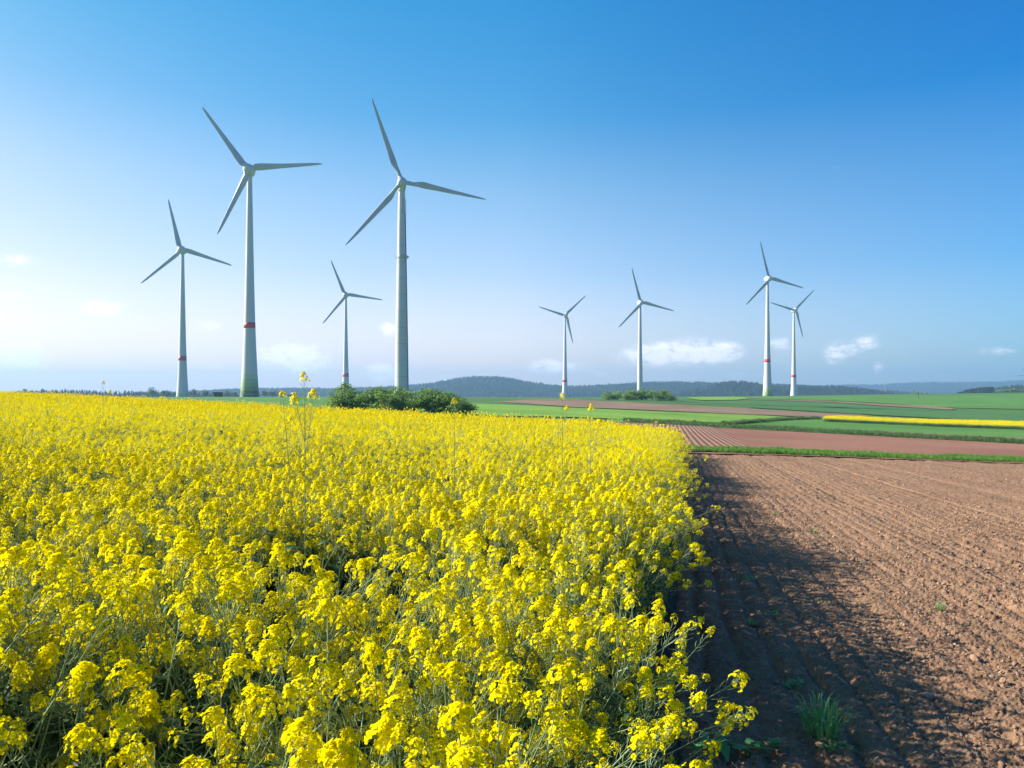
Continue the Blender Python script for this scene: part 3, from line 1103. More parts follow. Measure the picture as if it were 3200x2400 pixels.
# far yellow strip on the other side of the valley
ys_pts = [(2583, 1312, 1319), (2620, 1306, 1321), (2900, 1312, 1334), (3200, 1322, 1345), (3500, 1332, 1356)]
rr = np.random.default_rng(33)
sx, sy = [], []
for _ in range(16000):
    px = rr.uniform(2583, 3500)
    lo = depth_at(px, float(np.interp(px, [p[0] for p in ys_pts], [p[2] for p in ys_pts])), 60, 300) if _ % 40 == 0 else lo
    if _ % 40 == 0:
        pxc = px; w = 26 * min(1, (px - 2560) / 60)
    else:
        px = pxc + rr.uniform(-12, 12)
    y = lo + rr.uniform(0, w)
    sx.append((px - 1600) / F * y); sy.append(y)
sx = np.array(sx); sy = np.array(sy)
n = len(sx)
strip = gn_scatter('rapeseed_strip', np.stack([sx, sy, tz(sx, sy)], -1), np.stack([rr.normal(0, .1, n), rr.normal(0, .1, n), rr.uniform(0, 6.28, n)], -1),
                   rr.uniform(.70, .86, n) * 1.0, rr.integers(0, 5, n), [o.copy() for o in rape_lib[15:20]],
                   'narrow bright yellow rapeseed strip across the green valley')

# ------------------------------------------------------------------ grass verges
def tuft(r, n, h, w, mat=0, wid=.005):
    mb = MB()
    for k in range(n):
        a = r.uniform(0, 6.28); q = w * r.random() ** .7
        b = Vector((q * math.cos(a), q * math.sin(a), 0))
        o = Vector((math.cos(a + r.uniform(-.6, .6)), math.sin(a + r.uniform(-.6, .6)), 0))
        hh = h * r.uniform(.55, 1.1); le = hh * r.uniform(.15, .95)
        sd_ = o.cross(Vector((0, 0, 1))) * wid
        pts = [b, b + o * le * .25 + Vector((0, 0, hh * .5)), b + o * le * .6 + Vector((0, 0, hh * .85)), b + o * le + Vector((0, 0, hh * (1.0 - .15 * le / hh)))]
        vs = []
        for i, p in enumerate(pts[:-1]):
            f = 1 - i * .22
            vs += [p - sd_ * f, p + sd_ * f]
        vs.append(pts[-1])
        mb.add(vs, [(0, 1, 3, 2), (2, 3, 5, 4), (4, 5, 6)], mat)
    return mb


rg = random.Random(5)
g_lib = [lib_obj(tuft(rg, 26, .42, .16, 0, .012), 'tuft_%02d' % k, [M['grass']]) for k in range(4)] + \
        [lib_obj(tuft(rg, 26, .42, .2, 0, .014), 'tuft_%02d' % (k + 4), [M['grass_dark']]) for k in range(3)]


def verge(name, pts, dens, i0, i1, seed, label, s0=.8, s1=1.2, jit=0.0):
    rr = np.random.default_rng(seed)
    pxs = np.linspace(pts[0][0], pts[-1][0], 160)
    far = [depth_at(p, float(np.interp(p, [q[0] for q in pts], [q[1] for q in pts])), 20, 900) for p in pxs]
    nea = [depth_at(p, float(np.interp(p, [q[0] for q in pts], [q[2] for q in pts])), 20, 900) for p in pxs]
    far = np.array(far); nea = np.array(nea)
    X0 = (pxs - 1600) / F * nea
    area = np.sum(np.diff(X0) * (far - nea)[:-1])
    n = int(dens * area)
    p = rr.uniform(pxs[0], pxs[-1], n); f = rr.random(n)
    y = np.interp(p, pxs, nea) * (1 - f) + np.interp(p, pxs, far) * f + rr.normal(0, jit, n)
    x = (p - 1600) / F * y
    hv = 1 + .35 * fbm(x * .35, y * .35, seed, 3)
    return gn_scatter(name, np.stack([x, y, tz(x, y) + .02], -1), np.stack([x * 0, x * 0, rr.uniform(0, 6.28, n)], -1),
                      rr.uniform(s0, s1, n) * hv, rr.integers(i0, i1, n), [o.copy() for o in g_lib[i0:i1]], label) if i0 == 0 else \
        gn_scatter(name, np.stack([x, y, tz(x, y) + .02], -1), np.stack([x * 0, x * 0, rr.uniform(0, 6.28, n)], -1),
                   rr.uniform(s0, s1, n) * hv, rr.integers(0, i1 - i0, n), [o.copy() for o in g_lib[i0:i1]], label)


verge('grass_verge', [(1950, 1399, 1408), (2110, 1402, 1412), (2400, 1411, 1421), (2800, 1424, 1435), (3200, 1436, 1448), (3500, 1446, 1458)], 24, 0, 4, 71,
      'bright green rough grass strip between the two ploughed fields', .42, .75, .2)
verge('grass_border', [(1950, 1312, 1322), (2060, 1317, 1327), (2475, 1341, 1349), (2700, 1353, 1362), (3200, 1381, 1389), (3500, 1396, 1403)], 5, 4, 7, 72,
      'dark rough grass border behind the red brown field', .8, 1.3, .4)
verge('hedge_grass', [(2260, 1329, 1331), (2330, 1321, 1324), (2400, 1316, 1319), (2475, 1310, 1313), (2560, 1308, 1310)], 6, 4, 7, 73,
      'dark grass line running diagonally from the light barley field', 1.0, 1.7, .5)
print('verges ok')

# ------------------------------------------------------------------ clods and straw on the soil
def clod_mesh(r, n=1):
    mb = MB()
    base = [Vector(v) for v in ((0, 0, 1), (.89, 0, .45), (.28, .85, .45), (-.72, .53, .45), (-.72, -.53, .45), (.28, -.85, .45), (.72, .53, -.45), (-.28, .85, -.45), (-.89, 0, -.45), (-.28, -.85, -.45), (.72, -.53, -.45), (0, 0, -1))]
    fs = [(0, 1, 2), (0, 2, 3), (0, 3, 4), (0, 4, 5), (0, 5, 1), (1, 6, 2), (2, 7, 3), (3, 8, 4), (4, 9, 5), (5, 10, 1), (6, 7, 2), (7, 8, 3), (8, 9, 4), (9, 10, 5), (10, 6, 1), (6, 11, 7), (7, 11, 8), (8, 11, 9), (9, 11, 10), (10, 11, 6)]
    # one subdivision
    vs = list(base); cache = {}

    def mid(a, b):
        k = (min(a, b), max(a, b))
        if k not in cache:
            cache[k] = len(vs); vs.append(((vs[a] + vs[b]) / 2).normalized())
        return cache[k]
    f2 = []
    for a, b, c in fs:
        ab, bc, ca = mid(a, b), mid(b, c), mid(c, a)
        f2 += [(a, ab, ca), (b, bc, ab), (c, ca, bc), (ab, bc, ca)]
    sx_, sy_, sz_ = r.uniform(.8, 1.3), r.uniform(.7, 1.1), r.uniform(.5, .8)
    vs = [Vector((v.x * sx_, v.y * sy_, v.z * sz_)) * r.uniform(.72, 1.15) for v in vs]
    mb.add(vs, f2)
    return mb


rc = random.Random(9)
clod_lib = [lib_obj(clod_mesh(rc), 'clod_%02d' % k, [M['clod']], k % 2 == 0) for k in range(6)]
rr = np.random.default_rng(77)
CP, CS = [], []
for (ya, yb, dens, s0, s1) in ((2.6, 9, 620, .005, .019), (9, 20, 210, .008, .026), (20, 46, 16, .012, .035)):
    xmax = .95 * yb + 1
    n = int(dens * (yb - ya) * xmax)
    y = rr.uniform(ya, yb, n); x = rr.uniform(0, xmax, n)
    k = (x > edge_x(y) - .25) & (x < .95 * y + 1.2)
    dn = .5 + .5 * np.clip(fbm(x * 1.1, y * 1.1, 91, 3) * 2.2, -1, 1)
    dn = dn * (.55 + .45 * np.sin(row_u(x, y) * 2 * math.pi / .62))
    k &= rr.random(n) < (.12 + .95 * dn)
    x, y = x[k], y[k]
    CP.append(np.stack([x, y, tz(x, y) + soil_h(x, y)], -1))
    q = rr.random(len(x)) ** 3.2
    CS.append(s0 + (s1 - s0) * q + .012 * (rr.random(len(x)) > .97) + .026 * (rr.random(len(x)) > .996))
CP = np.concatenate(CP); CS = np.concatenate(CS)
# keep in front of the verge
kk = CP[:, 1] < np.interp(CP[:, 0] / CP[:, 1], tt_, sdep - 2.0)
CP, CS = CP[kk], CS[kk]
n = len(CP)
CP[:, 2] += CS * .15
gn_scatter('soil_clods', CP, rr.uniform(0, 6.28, (n, 3)) * np.array([.15, .15, 1]), CS, rr.integers(0, 6, n), clod_lib,
           'crumbly reddish clods lying over the ploughed soil')
print('clods', n)


def straw_mesh(r):
    mb = MB()
    L = 1.0; b = r.uniform(-.12, .12)
    mb.tube([(-.5 * L, 0, 0), (0, b, .05), (.5 * L, 0, 0)], .03, 3, 0)
    return mb


st_lib = [lib_obj(straw_mesh(rc), 'straw_%02d' % k, [M['straw']]) for k in range(3)]
n = 5200
y = 2.8 + 20 * rr.random(n) ** 1.5; x = edge_x(y) - .1 + rr.random(n) * (.95 * y)
P = np.stack([x, y, tz(x, y) + soil_h(x, y) + .008], -1)
gn_scatter('straw_bits', P, np.stack([rr.normal(0, .15, n), rr.normal(0, .3, n), rr.uniform(0, 6.28, n)], -1), .02 + .06 * rr.random(n) ** 2, rr.integers(0, 3, n), st_lib,
           'short pale straw bits scattered on the soil')

# ------------------------------------------------------------------ stones, weeds on the soil
def soil_pt(px, py):
    v = (py - HY) / F
    t = (px - 1600) / F
    d = EYE / (v - .02 - .045 * t)
    x = t * d
    return x, d, tzf(x, d) + float(soil_h(np.array(x), np.array(d)))


STONES = [(2902, 2178, .052, 'largest pale flat stone at the shadow edge, lower right'),
          (2950, 2345, .028, 'round reddish stone near the bottom edge of the soil'),
          (2450, 1812, .042, 'grey stone beside the small green tuft in the shaded soil'),
          (2214, 1786, .042, 'flat grey stone in the shaded furrow nearest the crop'),
          (2330, 1990, .045, 'dark flat stone in the deep shade of the crop'),
          (3100, 2110, .03, 'pale stone in the sunlit clods at right'),
          (2785, 2200, .026, 'small stone left of the largest pale stone')]
for k, (px, py, s, lab) in enumerate(STONES):
    x, d, z = soil_pt(px, py)
    o = clod_mesh(random.Random(50 + k)).obj('stone', M['stone'], smooth=True)
    o.location = (x, d, z + s * .25); o.scale = (s, s * .8, s * .7); o.rotation_euler = (.1, .2, k * 1.3)
    tag(o, lab, 'stone', 'stones lying on the ploughed soil')

# grass clump
x, d, z = soil_pt(2568, 2300)
o = tuft(random.Random(4), 110, .19, .12, 0, .006).obj('grass_clump', M['weed'])
o.location = (x, d, z - .01)
tag(o, 'bushy green grass clump growing alone in the shaded soil, bottom right', 'grass clump')

WEEDS = [(2345, 1812, .07, .08, 'low dense green tuft in the shaded soil beside a grey stone'),
         (2410, 1915, .05, .09, 'flat green seedling patch below the tuft in the shade'),
         (2495, 2150, .06, .09, 'small leafy weed just above the bushy grass clump'),
         (2610, 2345, .05, .10, 'feathery little weed directly below the bushy grass clump'),
         (2545, 1665, .05, .09, 'yellow green seedling farthest up the soil in sunlight'),
         (2940, 1905, .11, .05, 'thin upright seedling among the sunlit clods at right'),
         (2350, 1955, .08, .06, 'wispy pale weed in the deep shade near the crop'),
         (2425, 1612, .045, .08, 'tiny green seedling at the upper edge of the shade')]


def weed_mesh(r, h, w):
    mb = MB()
    for k in range(26):
        a = r.uniform(0, 6.28); q = w * r.random() ** .6
        p = Vector((q * math.cos(a), q * math.sin(a), 0))
        hh = h * r.uniform(.3, 1)
        mb.tube([p * .4, p + Vector((0, 0, hh * .7))], .0012, 3, 0, False)
        for j in range(4):
            leaf_quad(mb, p + Vector((r.uniform(-.02, .02), r.uniform(-.02, .02), hh * r.uniform(.4, 1))), Vector((r.uniform(-.5, .5), r.uniform(-.5, .5), 1)), r.uniform(.008, .018), r, 0, .5)
    return mb


for k, (px, py, h, w, lab) in enumerate(WEEDS):
    x, d, z = soil_pt(px, py)
    o = weed_mesh(random.Random(80 + k), h, w).obj('weed', M['weed'])
    o.location = (x, d, z - .005)
    tag(o, lab, 'weed', 'weeds sprouting in the bare soil')

# broken stem with wilted leaves on the soil
def fallen_stem(px0, py0, px1, py1, seed, lab):
    a = Vector(soil_pt(px0, py0)); b = Vector(soil_pt(px1, py1))
    r = random.Random(seed)
    root = empty('fallen_rapeseed_stem', a)
    mb = MB(); dv = b - a
    pts = [Vector((0, 0, .03)), dv * .35 + Vector((0, .03, .05)), dv * .7 + Vector((0, -.02, .045)), dv + Vector((0, 0, .03))]
    mb.tube(pts, [.006, .005, .004, .002], 6)
    for k in range(9):
        f = r.uniform(.2, .95)
        p = pts[0].lerp(pts[3], f) + Vector((0, 0, .02))
        o = rvec(r); o.z = abs(o.z) * .6
        mb.tube([p, p + o * .07, p + o * .14 + Vector((0, 0, -.02))], [.002, .0015, .001], 4)
    mb.obj('stem', M['stem'], root, True)
    lm = MB()
    for k in range(14):
        f = r.uniform(.1, 1)
        p = pts[0].lerp(pts[3], f) + Vector((r.uniform(-.05, .05), r.uniform(-.06, .06), .02))
        an = r.uniform(0, 6.28)
        rleaf(lm, p, Vector((math.cos(an), math.sin(an), 0)), r.uniform(.09, .18), r.uniform(.02, .04), r, 0)
    for i in range(len(lm.m)): lm.m[i] = 0
    lm.obj('wilted_leaves', M['weed'], root, True)
    tag(root, lab, 'plant stem')


fallen_stem(2150, 2342, 2440, 2362, 2, 'broken leafy stem lying flat on the shaded soil at the bottom edge')

# ------------------------------------------------------------------ rapeseed plants that stand out on their own
def split_plant(r, root, H, nbr, spread, lean, bend=None, lod=0, only_top=False, low=.5):
    """the same plant, as stem, leaves and one flower head mesh per branch"""
    seg = 9
    lx, ly = lean

    def st(f):
        return Vector((lx * f ** 1.7, ly * f ** 1.7, f * (H - .2)))
    ms = MB()
    ms.tube([st(k / seg) for k in range(seg + 1)], [.0055 - .003 * k / seg for k in range(seg + 1)], 6, 0, False)
    heads = [(st(1), Vector((lx * .9, ly * .9, .9)), .24)]
    for k in range(nbr):
        f = low + (.93 - low) * k / max(1, nbr)
        p = st(f); a = k * 2.4 + .5
        o = Vector((math.cos(a), math.sin(a), 0))
        rise = max(.1, (H - .3) * (r.uniform(1.0, 1.05) if low >= .8 and lx == 0 else r.uniform(.8, .98)) - p.z)
        q1 = p + o * spread * .5 + Vector((lx * .25, ly * .25, rise * .4))
        q2 = p + o * spread + Vector((lx * .4, ly * .4, rise * .95))
        ms.tube([p, q1, q2], [.0034, .0026, .002], 5, 0, False)
        heads.append((q2, q2 - q1, .18))
    ms.obj('stem', M['stem'], root, True)
    for (p, dv, L) in heads:
        mb = MB()
        raceme(mb, p, dv, r, 0, L, 22 if lod == 0 else 16, 12, 1.05)
        o = mb.obj('flower_head', RM, root, True)
    for k in range(7):
        ml = MB()
        a = r.uniform(0, 6.28)
        rleaf(ml, st(r.uniform(.1, .6)), Vector((math.cos(a), math.sin(a), 0)), r.uniform(.12, .22), r.uniform(.02, .035), r, 0)
        ml.m = [0] * len(ml.m)
        ml.obj('leaf', M['rleaf'], root, True)


def stand_out(px, py_top, d, H, lab, nbr=2, spread=.1, lean=(0, 0), seed=0, low=.6):
    """top of the plant appears at (px, py_top) when it grows at distance d"""
    x = (px - 1600) / F * d
    ztop = zat(py_top, d)
    r = random.Random(seed)
    x0 = x - lean[0] - (.22 if lean[0] > 0 else 0); y0_ = d - lean[1]
    zb = tzf(x0, y0_)
    Hh = ztop - zb + .01
    root = empty('rapeseed_plant', (x0, y0_, zb), 0)
    split_plant(r, root, Hh, nbr, spread, lean, low=low)
    tag(root, lab, 'rapeseed plant', 'rapeseed plants standing clear of the crop')
    return Hh


SO = [
    (953, 1190, 5.0, 'tallest rapeseed plant, three yellow heads standing above the crop before the sky', 2, .035, (0, 0), .84),
    (1757, 1247, 8.0, 'single thin rapeseed plant rising above the crop before the brown field', 1, .03, (0, 0), .9),
    (890, 1243, 6.5, 'short leaning rapeseed plant left of the tallest one', 1, .05, (-.1, 0), .8),
    (1845, 1280, 8.5, 'two-headed rapeseed plant right of the single thin one', 1, .08, (0, 0), .8),
    (1420, 1262, 8, 'rapeseed plant standing up at the right end of the big shrubs', 1, .06, (0, 0), .8),
    (322, 1201, 14.0, 'faint thin rapeseed stalk above the crop against the white sky at left', 1, .05, (0, 0), .9),
    (2205, 2058, 2.85, 'leaning rapeseed stem, outermost to the right over the dark soil', 1, .06, (.75, .1), .9),
    (2178, 2170, 2.70, 'second leaning rapeseed stem just below the outermost one', 1, .09, (.70, .05), .85),
    (2090, 2005, 2.9, 'leaning rapeseed stem left of the outermost one, ball of flowers at its tip', 1, .05, (.55, .1), .85),
    (2182, 1545, 7.6, 'rapeseed plant bulging out of the crop edge halfway up', 6, .16, (.45, 0), .7),
    (2140, 1700, 5.8, 'rapeseed plant leaning out below the bulge of the crop edge', 6, .16, (.4, 0), .6),
]
for k, (px, py, d, lab, nbr, sp, lean, low) in enumerate(SO):
    print('standout', k, round(stand_out(px, py, d, 0, lab, nbr, sp, lean, 300 + k, low), 2))

# ------------------------------------------------------------------ wind turbines
def interp_prof(tab, z):
    return float(np.interp(z, [a for a, b in tab], [b for a, b in tab]))


def blade_mesh(Rr, kind):
    if kind == 'broad':
        chord = [(.03, 1.9), (.06, 2.2), (.09, 3.3), (.13, 3.9), (.2, 3.7), (.3, 3.15), (.5, 2.45), (.7, 1.95), (.85, 1.55), (.94, 1.15), (.985, .6), (1, .12)]
        thick = [(.03, 1.9), (.07, 1.7), (.13, 1.25), (.3, .75), (.6, .38), (1, .06)]
        tw = [(.03, 28), (.2, 16), (.5, 6), (1, 0)]
    else:
        chord = [(.03, 1.7), (.13, 1.75), (.18, 2.2), (.235, 3.0), (.27, 2.95), (.4, 2.45), (.6, 1.85), (.8, 1.3), (.94, .8), (.985, .42), (1, .1)]
        thick = [(.03, 1.7), (.13, 1.5), (.25, .85), (.6, .35), (1, .05)]
        tw = [(.03, 14), (.25, 12), (.5, 5), (1, 0)]
    mb = MB(); n = 18; rows = 44
    vs = []
    for i in range(rows):
        f = .035 + .965 * (i / (rows - 1)) ** .92
        c = interp_prof(chord, f) * (.88 if f > .1 else 1); th = interp_prof(thick, f); a = R(interp_prof(tw, f))
        circ = max(0, min(1, 1 - (c - th) / .9)) if f < .25 else 0
        for k in range(n):
            q = 2 * math.pi * k / n
            x = math.cos(q); y = math.sin(q)
            pass; ax = .3 * c * 1.0 if circ < .99 else .5 * c
            # ellipse for the root, aerofoil-like elsewhere: leading edge at +x, trailing edge thin
            xe = .5 * c * x; ye = .5 * th * y
            xa = c * (x * .5 - .2); ya = .5 * th * y * (.25 + .75 * ((x + 1) / 2) ** .6)
            X = xe * circ + xa * (1 - circ); Y = ye * circ + ya * (1 - circ)
            X, Y = X * math.cos(a) - Y * math.sin(a), X * math.sin(a) + Y * math.cos(a)
            pre = -1.2 * f * f
            vs.append((X, Y + pre, f * Rr))
    fs = []
    for i in range(rows - 1):
        for k in range(n):
            k2 = (k + 1) % n
            fs.append((i * n + k, i * n + k2, (i + 1) * n + k2, (i + 1) * n + k))
    fs.append(tuple(range(n - 1, -1, -1))); fs.append(tuple((rows - 1) * n + k for k in range(n)))
    mb.add(vs, fs)
    return mb.mesh('blade', [M['blade']], True)


BROAD = blade_mesh(35.5, 'broad')
SLIM = blade_mesh(35.5, 'slim')
YAW = R(10)


def turbine(hx, hy, by, d, theta, lab, prof, band=None, greens=None, kind='broad', R_=35.5, base_px=None):
    """hx,hy: where the rotor centre appears; by: row of the tower foot; d: distance"""
    scale = R_ / 35.5
    off = 3.9 * scale
    X = (hx - 1600) / F * d; Zh = EYE + (HY - hy) / F * d
    # tower axis stands behind the rotor centre
    tx = X - math.sin(YAW) * off; ty = d + math.cos(YAW) * off
    zb = EYE + (HY - by) / F * ty
    zg = tzf(tx, ty)
    zb = min(zb, zg)
    Hh = Zh - zb
    root = empty('wind_turbine', (tx, ty, zb - .3), YAW)
    Hh += .3
    top = Hh - 2.0 * scale
    mb = MB()
    zs = sorted(set([0] + [top * k / 40 for k in range(41)] + ([g_ for g_ in greens] if greens else [])))
    pr = [(interp_prof(prof, z / Hh), z) for z in zs]
    mats = []
    for i in range(len(zs) - 1):
        m_ = 0
        if greens:
            zc = (zs[i] + zs[i + 1]) / 2
            for g_i in range(len(greens) - 1):
                if greens[g_i + 1] < zc <= greens[g_i]:
                    m_ = 1 + min(g_i, 4)
        mats.append(m_)
    mb.lathe(pr, 48, mats=mats)
    mb.obj('tower', [M['white'] if kind == 'broad' else M['steel']] + GM, root, True)
    if band:
        bb = MB()
        r0 = interp_prof(prof, band[0] / Hh) + .03; r1 = interp_prof(prof, band[1] / Hh) + .03
        bb.lathe([(r0 - .06, band[0] - .01), (r0, band[0]), (r1, band[1]), (r1 - .06, band[1] + .01)], 48)
        bb.obj('red_band', M['red'], root, True)
    s = scale
    if kind == 'broad':
        nm = MB()
        yy = np.linspace(-2.2, 5.2, 16)
        nm.lathe([(0.02, 5.25 * s)] + [(2.75 * s * math.sqrt(max(.0, 1 - (max(0, y + 1.0) / 6.3) ** 2)) ** 1.1, y * s) for y in yy[::-1]] + [(2.3 * s, -2.25 * s)], 32, axis='Y')
        nm.obj('nacelle', M['white'], root, True, loc=(0, 0, Hh))
        hm = MB()
        hm.lathe([(2.35 * s, -2.4 * s)] + [(2.75 * s * math.sqrt(max(0, 1 - ((-2.9 - y) / 3.6) ** 2)) if y < -2.9 else 2.75 * s, y * s) for y in np.linspace(-2.5, -6.45, 14)] + [(.02, -6.5 * s)], 32, axis='Y')
        for k in range(3):
            a = R(theta + 120 * k)
            ax = Vector((math.cos(a), 0, math.sin(a)))
            c = Vector((0, -3.9 * s, 0))
            hm.tube([c + ax * 1.6 * s, c + ax * 3.05 * s], 1.22 * s, 20)
        hub = hm.obj('hub', M['white'], root, True, loc=(0, 0, Hh))
        nc = MB()
        nc.tube([(0, 0, -2.9 * s), (0, 0, -.6 * s)], [interp_prof(prof, top / Hh) * 1.02, interp_prof(prof, top / Hh) * 1.08], 28)
        nc.obj('yaw_neck', M['white'], root, True, loc=(0, 0, Hh))
        am = MB()
        am.tube([(.3, 3.2 * s, 1.9 * s), (.3, 3.2 * s, 3.9 * s)], .06, 5); am.tube([(-.3, 3.2 * s, 3.6 * s), (.9, 3.2 * s, 3.6 * s)], .05, 5)
        am.obj('wind_sensor', M['galv'], root, loc=(0, 0, Hh))
    else:
        nm = MB()
        # rounded box body behind the spinner
        secs = [(-2.0, 1.45), (-1.6, 1.75), (2, 1.95), (6.2, 1.8), (7.0, 1.3), (7.15, .6)]
        n = 24; vs = []
        for (y, r0) in secs:
            for k in range(n):
                q = 2 * math.pi * k / n
                cx = math.copysign(abs(math.cos(q)) ** .55, math.cos(q)); cz = math.copysign(abs(math.sin(q)) ** .55, math.sin(q))
                vs.append((r0 * cx, y, r0 * cz))
        fs = [(i * n + k, (i + 1) * n + k, (i + 1) * n + (k + 1) % n, i * n + (k + 1) % n) for i in range(len(secs) - 1) for k in range(n)]
        fs.append(tuple(range(n))); fs.append(tuple((len(secs) - 1) * n + k for k in range(n - 1, -1, -1)))
        nm.add(vs, fs)
        nm.obj('nacelle', M['steel'], root, True, loc=(0, 0, Hh))
        hm = MB()
        hm.lathe([(1.5, -2.05)] + [(1.95 * math.cos(q), -3.7 - 1.95 * math.sin(q)) for q in np.linspace(-.85, 1.55, 14)], 28, axis='Y')
        for k in range(3):
            a = R(theta + 120 * k); ax = Vector((math.cos(a), 0, math.sin(a))); c = Vector((0, -3.9, 0))
            hm.tube([c + ax * 1.2, c + ax * 2.35], .92, 20)
            hm.tube([c + ax * 2.45, c + ax * 2.75], .80, 20)
        hm.obj('hub', M['steel'], root, True, loc=(0, 0, Hh))
        nc = MB(); nc.tube([(0, 0, -3.2), (0, 0, -1.2)], [1.42, 1.5], 28)
        nc.obj('yaw_neck', M['steel'], root, True, loc=(0, 0, Hh))
    for k in range(3):
        b = bpy.data.objects.new('blade', BROAD if kind == 'broad' else SLIM)
        b.location = (0, -3.9 * s, Hh)
        b.rotation_euler = (0, R(90 - (theta - 120 * k)), 0)
        b.scale = (s, s, s)
        link(b, root)
    tag(root, lab, 'wind turbine', 'wind turbines on the horizon')
    return root, Hh, prof


PR_E = [(0, 4.6), (.04, 4.15), (.10, 3.75), (.2, 3.2), (.32, 2.68), (.48, 2.22), (.7, 1.72), (.9, 1.3), (1, 1.15)]
PR_E2 = [(0, 4.3), (.06, 3.7), (.15, 3.1), (.27, 2.6), (.48, 2.05), (.7, 1.6), (.9, 1.2), (1, 1.05)]
PR_S = [(0, 2.9), (.25, 2.6), (.5, 2.2), (.75, 1.75), (1, 1.35)]
PR_6 = [(0, 3.0), (.25, 2.65), (.5, 2.1), (.75, 1.65), (1, 1.25)]
turbine(566, 780, 1242, 526, 103, 'wind turbine farthest left, with a red band, before the treeline', PR_E2, (26, 29.2), [3.2, 1.2, 0])
T2, H2, _ = turbine(776, 528, 1240.5, 369, 126.3, 'tall wind turbine with a thick flared tower, dark green rings at its foot', PR_E, (34.0, 36.8), [11.3, 9.3, 7.2, 5.3, 3.4, 0])
T3, H3, _ = turbine(1256, 568, 1243, 313, 110, 'biggest steel wind turbine with tower joints and a side cable, behind the shrubs', PR_S, kind='slim')
turbine(1080, 921, 1243, 726, 112.6, 'small wind turbine between the two biggest ones, foot behind the shrubs', PR_E2, (20.5, 23.6))
turbine(1768, 985, 1243, 925, 44, 'wind turbine in the centre above the brown field, red band low on its tower', PR_E2, (19.5, 22.6))
turbine(2004, 945, 1243, 765, 106.5, 'wind turbine without a red band, rising behind the small dark thicket', PR_6)
turbine(2405, 870, 1239, 714, 106, 'taller of the two right-hand wind turbines, pale green foot', PR_E, (32.6, 35.8), [8.6, 6.6, 4.6, 2.6, 1.0, 0])
turbine(2486, 969, 1239, 935, 45.6, 'shorter wind turbine farthest right, just beside the taller one', PR_E2, (24, 27.4))

# details of the steel turbine
def child_tube(name, root, segs, rad, mat, n=6):
    mb = MB()
    for s in segs: mb.tube(s, rad, n)
    return mb.obj(name, mat, root)


fl = MB()
for k in range(1, 12):
    z = H3 * (.03 + .076 * k)
    r0 = interp_prof(PR_S, z / H3) + .035
    fl.lathe([(r0 - .08, z - .06), (r0, z - .05), (r0, z + .05), (r0 - .08, z + .06)], 40)
fl.obj('flange_ring', M['galv'], T3, True).__setitem__('kind', 'stuff')
ca = [(math.cos(R(-25)) * (interp_prof(PR_S, f) + .14), math.sin(R(-25)) * (interp_prof(PR_S, f) + .14), f * H3) for f in np.linspace(.02, .86, 24)]
child_tube('cable_duct', T3, [ca], .15, M['dark'])
mb = MB()
zp = H3 * .655
rp = interp_prof(PR_S, .655)
for k in range(16):
    a = 2 * math.pi * k / 16
    p = Vector((math.cos(a) * (rp + .55), math.sin(a) * (rp + .55), zp))
    q = Vector((math.cos(a) * rp, math.sin(a) * rp, zp))
    mb.tube([q, p, p + Vector((0, 0, 1.3))], .05, 5)
for h in (0, .65, 1.3):
    mb.tube([(math.cos(2 * math.pi * k / 24) * (rp + .55), math.sin(2 * math.pi * k / 24) * (rp + .55), zp + h) for k in range(25)], .045, 5)
mb.obj('antenna_platform', M['galv'], T3)
for (a, l) in ((-15, 1), (-50, .7), (-110, .4)):
    mb = MB()
    c = Vector((math.cos(R(a)) * (rp + .9), math.sin(R(a)) * (rp + .9), zp + .6))
    o = Vector((math.cos(R(a)), math.sin(R(a)), 0))
    mb.tube([c - o * .5, c, c + o * .1], [.2, .45, .5], 16)
    mb.obj('dish_antenna', M['white'], T3, True)
for f in (.87,):
    r0 = interp_prof(PR_S, f) + .25
    child_tube('access_rail', T3, [[(r0 * math.cos(R(a)), r0 * math.sin(R(a)), H3 * .86), (r0 * math.cos(R(a)), r0 * math.sin(R(a)), H3 * .93)] for a in (-12, -22, -75, -85)] +
               [[(r0 * math.cos(R(a)), r0 * math.sin(R(a)), H3 * .93) for a in range(-22, -10, 5)]], .07, M['galv'])
# vents and door at the foot of the flared tower
mb = MB()
for k in range(6):
    a = R(-128 + k * 16)
    r0 = 4.72
    c = Vector((math.cos(a) * r0, math.sin(a) * r0, 1.6))
    tvec = Vector((-math.sin(a), math.cos(a), 0)); o = Vector((math.cos(a), math.sin(a), 0))
    vs = []
    for i in (-1, 1):
        for j in (-1, 1):
            for kk_ in (-1, 1):
                vs.append(c + tvec * i * .42 + o * j * .1 + Vector((0, 0, kk_ * .32)))
    mb.add(vs, [(0, 1, 3, 2), (4, 6, 7, 5), (0, 4, 5, 1), (2, 3, 7, 6), (0, 2, 6, 4), (1, 5, 7, 3)])
mb.obj('vent_panels', M['kiosk_end'], T2)

# transformer cabin
d = 430
x = (680 - 1600) / F * d
root = empty('transformer_cabin', (x, d, tzf(x, d)), R(8))
mb = MB(); mb.box((0, 0, 1.3), (5.2, 2.6, 2.4)); mb.obj('wall', M['kiosk'], root)
mb = MB(); mb.box((0, 0, 2.6), (5.6, 3.0, .2)); mb.obj('roof', M['dark'], root)
mb = MB(); mb.box((-2.1, -1.34, 1.2), (1.0, .08, 2.1)); mb.obj('door', M['kiosk_end'], root)
for k in range(2):
    mb = MB(); mb.box((.2 + k * 1.5, -1.33, 1.3), (1.1, .06, 1.5)); mb.obj('louvre_panel', M['dark'], root)
tag(root, 'small dark green transformer cabin on the grass between the two left turbines', 'cabin')

# ------------------------------------------------------------------ shrubs and trees
rs = random.Random(12)


